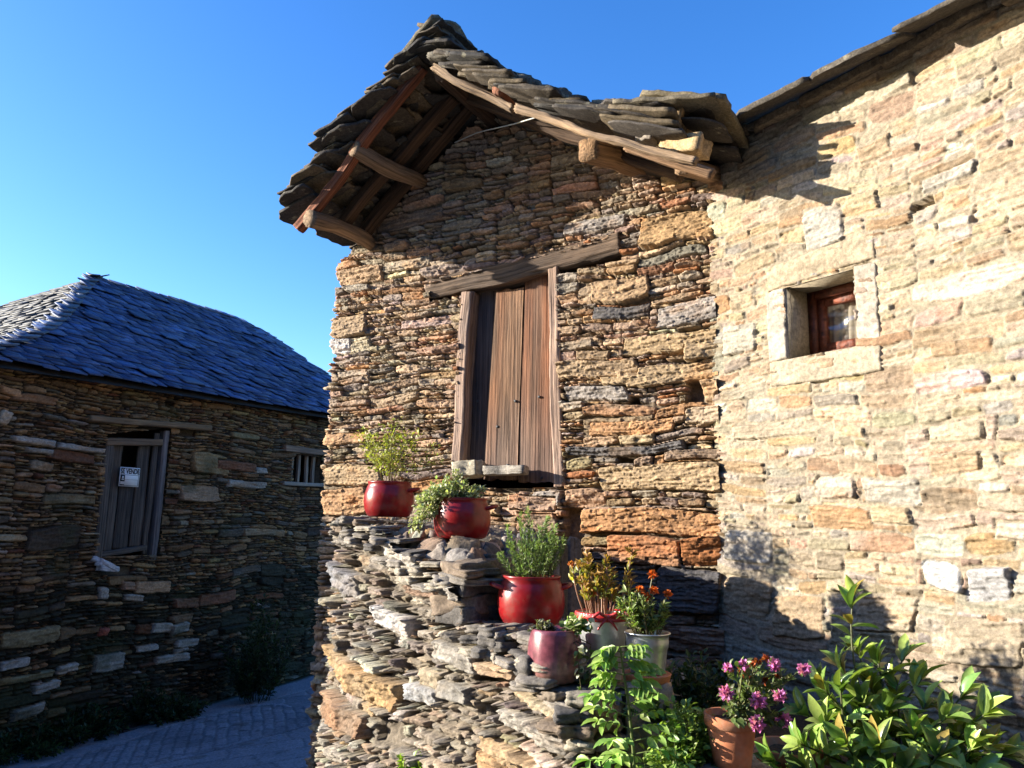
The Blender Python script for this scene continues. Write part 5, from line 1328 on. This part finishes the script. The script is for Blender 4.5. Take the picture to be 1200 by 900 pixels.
for px, py, s in FL:
    e = at(px, py, 2.30 + g.uniform(-.05, .05)); st.append(stem_pts(top + g.normal(0, .02, 3) * [1, 1, 0], e, g, .10)); bloom(e, .0175 * s, (.62, .20, .50), root, g, 44, (0, -.2, -.5))
for i in range(16): st.append(stem_pts(top, at(g.uniform(845, 930), g.uniform(780, 850), 2.36 + g.uniform(-.08, .08)), g, .12))
foliage(sa, la, st, 20, .029, .014, (.10, .14, .045), g, .3, (.4, 1.2), .6, (.14, .19, .06), .3, .01, (.003, .0018), (.20, .20, .09))
fin(root, sa, la)
for px, py in OR: bloom(at(px, py, 2.36 + g.uniform(-.04, .04)), .0145, (.30, .075, .025), root, g, 24)

gb = np.random.default_rng(3); a = Acc(); rock(a, b - [0, 0, .045], (.26, .22, .09), (1, .2, 0), (0, 0, 1), n=12, a=.12, rough=.08, col=(.22, .2, .17), g=gb); o = a.build("stone_slab", M_RUBBLE, None, origin=b - [0, 0, .09]); tag(o, "flat grey stone under the terracotta pot of purple flowers", "stone slab")
# big glossy leaved shrub
b = np.array([1.22, 2.62, .74]); root = thing("broadleaf_shrub", "large shrub with broad glossy green leaves against the sunny pale wall", "shrub", b)
sa, la = Acc(), Acc(); g = np.random.default_rng(77)
tips = [(1000, 692, 2.72), (985, 745, 2.70), (1028, 735, 2.76), (960, 765, 2.66), (1050, 765, 2.72), (1010, 790, 2.62), (1040, 800, 2.58), (965, 815, 2.58), (935, 845, 2.56), (990, 845, 2.5), (1030, 850, 2.48), (1075, 830, 2.55), (1060, 880, 2.46),
        (1132, 775, 2.62), (1115, 805, 2.52), (1150, 815, 2.58), (1100, 860, 2.46), (1140, 850, 2.5), (1165, 850, 2.52), (1000, 895, 2.44), (950, 890, 2.48), (1110, 905, 2.42), (1085, 790, 2.66), (1020, 765, 2.66), (975, 790, 2.7), (1150, 890, 2.45), (940, 800, 2.74), (1060, 735, 2.80), (1185, 860, 2.5), (1000, 720, 2.8), (1080, 760, 2.75), (1045, 830, 2.62), (1120, 830, 2.62), (1015, 870, 2.56), (960, 860, 2.64), (1070, 855, 2.58), (1130, 880, 2.56), (1040, 900, 2.5), (985, 770, 2.6), (1160, 800, 2.5), (905, 870, 2.56), (920, 895, 2.5)]
tips = [(x, y + (6 if k == 0 else 36 - max(0, y - 780) * .16), D) for k, (x, y, D) in enumerate(tips)]
for (px, py, D) in tips:
    e = at(px, py, D); bb = b + g.normal(0, .06, 3) * [1.3, 1, 0]; pts = stem_pts(bb, e, g, .10, 9); tube(sa, pts, .005, .0028, (.12, .13, .05), 6, 12)
    n = 15; u = np.concatenate([g.uniform(.55, .9, n - 7), g.uniform(.9, 1.0, 7)]); P0 = bez_at(pts, u); tg = pts[-1] - pts[-3]; tg /= np.linalg.norm(tg)
    az = np.arange(n) * 2.4 + g.uniform(0, 6); s1 = np.cross(tg, [.2, .1, 1]); s1 /= np.linalg.norm(s1); s2 = np.cross(tg, s1)
    rd = np.cos(az)[:, None] * s1 + np.sin(az)[:, None] * s2; a_ = np.where(u > .9, g.uniform(.35, .9, n), g.uniform(.9, 1.35, n))[:, None]
    D_ = tg * np.cos(a_) + rd * np.sin(a_); D_[:, 2] -= np.where(u > .9, 0, .15); nn = tg * .8 + np.array([-.7, -.25, .6]) - rd * .2 + g.normal(0, .15, (n, 3))
    L = g.uniform(.06, .105, n); leaves(la, P0, D_, nn, L, L * .40, np.where((g.random(n) < .035)[:, None], np.array((.34, .25, .06)), lcol((.17, .27, .06), n, g, .28, (.30, .39, .09), .3)), .9)
fin(root, sa, la, M_GLOSSLEAF)
b = at(925, 955, 2.66); root2 = thing("flower_pot", "shaded terracotta flower pot under the glossy shrub", "flower pot", b); terra(b, 1.25, root2); soil_in(b, .09, .185, root2, g)

# loose stones on the door sill
g = np.random.default_rng(90)
s, z = cwpx(553, 560, .02); a = Acc(); rock(a, cw(s, z + .055, .03), (.15, .12, .10), Uc + np.array([0, 0, .12]), (0.1, 0, 1), n=12, a=.08, rough=.07, col=(.42, .37, .27), g=g); o = a.build("loose_stone", M_LIME, None, origin=cw(s, z, .03)); tag(o, "cream wedge shaped loose stone leaning at the foot of the hay door", "stone", "loose stones on the door sill")
s, z = cwpx(593, 557, .03); a = Acc(); rock(a, cw(s, z + .03, .02), (.27, .14, .055), Uc, (0, 0, 1), n=12, a=.10, rough=.09, col=(.28, .25, .21), g=g); o = a.build("loose_stone", M_RUBBLE, None, origin=cw(s, z, .02)); tag(o, "flat grey loose slab lying on the hay door sill", "stone", "loose stones on the door sill")

# sale sign on the cottage shutter
t_, z_ = lhpx(151, 559, .06); cS = lh(t_, .055, z_); root = thing("sale_sign", "small white sale sign with black lettering on the cottage shutter", "sign", cS)
ux = DL; a = Acc(); hw, hh = .118, .098
def pt(x, y, d): return cS + DL * x + np.array([0, 0, y]) + NL * d
def plate(acc, x0, x1, y0, y1, d, th, col): 
    V = [pt(x, y, dd) for x in (x0, x1) for dd in (d, d + th) for y in (y0, y1)]
    acc.add(V, [[(0, 1, 3, 2), (4, 6, 7, 5), (0, 4, 5, 1), (2, 3, 7, 6), (0, 2, 6, 4), (1, 5, 7, 3)]], col)
plate(a, -hw, hw, -hh, hh, 0, .006, (.74, .74, .73)); a.build("board", M_SIGN, root)
a = Acc()
for (x0, x1, y0, y1) in ((-hw + .008, hw - .008, hh - .012, hh - .008), (-hw + .008, hw - .008, -hh + .008, -hh + .012), (-hw + .008, -hw + .012, -hh + .012, hh - .012), (hw - .012, hw - .008, -hh + .012, hh - .012), (-hw + .012, -hw + .062, -hh + .05, .022), (-hw + .012, -hw + .062, -hh + .012, -hh + .020), (-hw + .066, hw - .014, -.028, -.026), (-hw + .062, hw - .012, .018, .022)):
    plate(a, x0, x1, y0, y1, .0062, .0012, (.012, .012, .014))
a.build("printed_border", M_INK, root)
def text(s, x, y, size, bold, mat, sx=1.0):
    cu = bpy.data.curves.new("lettering", 'FONT'); cu.body = s; cu.size = size; cu.extrude = .0008; cu.offset = bold; cu.align_x = 'CENTER'; cu.align_y = 'CENTER'
    tmp = bpy.data.objects.new("lettering_curve", cu); C.objects.link(tmp); dg = bpy.context.evaluated_depsgraph_get(); me = bpy.data.meshes.new_from_object(tmp.evaluated_get(dg))
    bpy.data.objects.remove(tmp); me.materials.clear(); me.materials.append(mat)
    Vv = np.empty(len(me.vertices) * 3, np.float32); me.vertices.foreach_get("co", Vv); Vv = Vv.reshape(-1, 3)
    Wp = np.array([DL * (x + v[0] * sx) + np.array([0, 0, y + v[1]]) + NL * (.0082 + v[2]) for v in Vv])
    me.vertices.foreach_set("co", Wp.astype(np.float32).ravel()); me.update()
    o = bpy.data.objects.new("lettering", me); C.objects.link(o); o.parent = root; return o
text("SE VENDE", 0, .055, .072, .0022, M_INK, .72)
text("Tel.", -hw + .037, -hh + .035, .026, .0006, M_INK, .9) if False else None
a = Acc(); plate(a, -hw + .030, -hw + .044, -.018, .004, .0075, .001, (.74, .74, .73)); plate(a, -hw + .024, -hw + .050, -.032, -.024, .0075, .001, (.74, .74, .73)); a.build("pictogram", M_SIGN, root)

# weeds along the shaded cottage
g = np.random.default_rng(101)
def weed(px, py, D, hgt, wid, n, per, LL, W_, base, label, name="weed_clump", cat="plant"):
    r = ray(px, py); c = at(px, py, D); c[2] = zst(c[0], c[1]); root = thing(name, label, cat, c); sa, la = Acc(), Acc(); st = []
    for i in range(n):
        a = g.uniform(0, 2 * math.pi); q = g.random() ** .6; st.append(stem_pts(c + [wid * .4 * math.cos(a) * q, wid * .4 * math.sin(a) * q, 0], c + [wid * math.cos(a) * q, wid * math.sin(a) * q, hgt * g.uniform(.35, 1) * (1.1 - .5 * q)], g, .1))
    foliage(sa, la, st, per, LL, W_, base, g, .1, (.4, 1.2), .7, tuple(np.array(base) * 1.5), .3, .03, (.003, .0015), (.06, .06, .03)); fin(root, sa, la)
weed(300, 800, 9.2, 1.15, .42, 60, 40, .06, .03, (.035, .05, .02), "dark evergreen bush against the shaded cottage wall near the lane end", "dark_bush", "bush")
weed(95, 838, 7.62, .34, .45, 70, 26, .06, .026, (.030, .05, .018), "wide dark weeds at the cottage foot below the shutter")
weed(20, 868, 7.1, .30, .5, 60, 26, .06, .024, (.035, .06, .02), "grassy dark weeds at the cottage foot, left edge")
weed(185, 815, 8.2, .40, .4, 60, 26, .05, .026, (.028, .045, .018), "dark leafy weeds by the drain grate at the cottage foot")
weed(215, 770, 8.35, .25, .3, 40, 24, .05, .026, (.032, .05, .018), "low dark weeds between drain grate and dark bush")
a = Acc(); t_, z_ = lhpx(118, 662, 0)
for k in range(3): rock(a, lh(t_ + .03 * k, -.035, z_ + .02 - .03 * k), (.20, .10, .045), DL + np.array([0, 0, -.5 + .2 * k]), (0, 0, 1), n=8, a=.2, rough=.12, col=(.50, .50, .50), g=g)
o = a.build("loose_stone", M_LIME, None, origin=lh(t_, -.03, z_ - .05)); tag(o, "crumpled pale flake of stone below the corner of the cottage shutter", "stone")
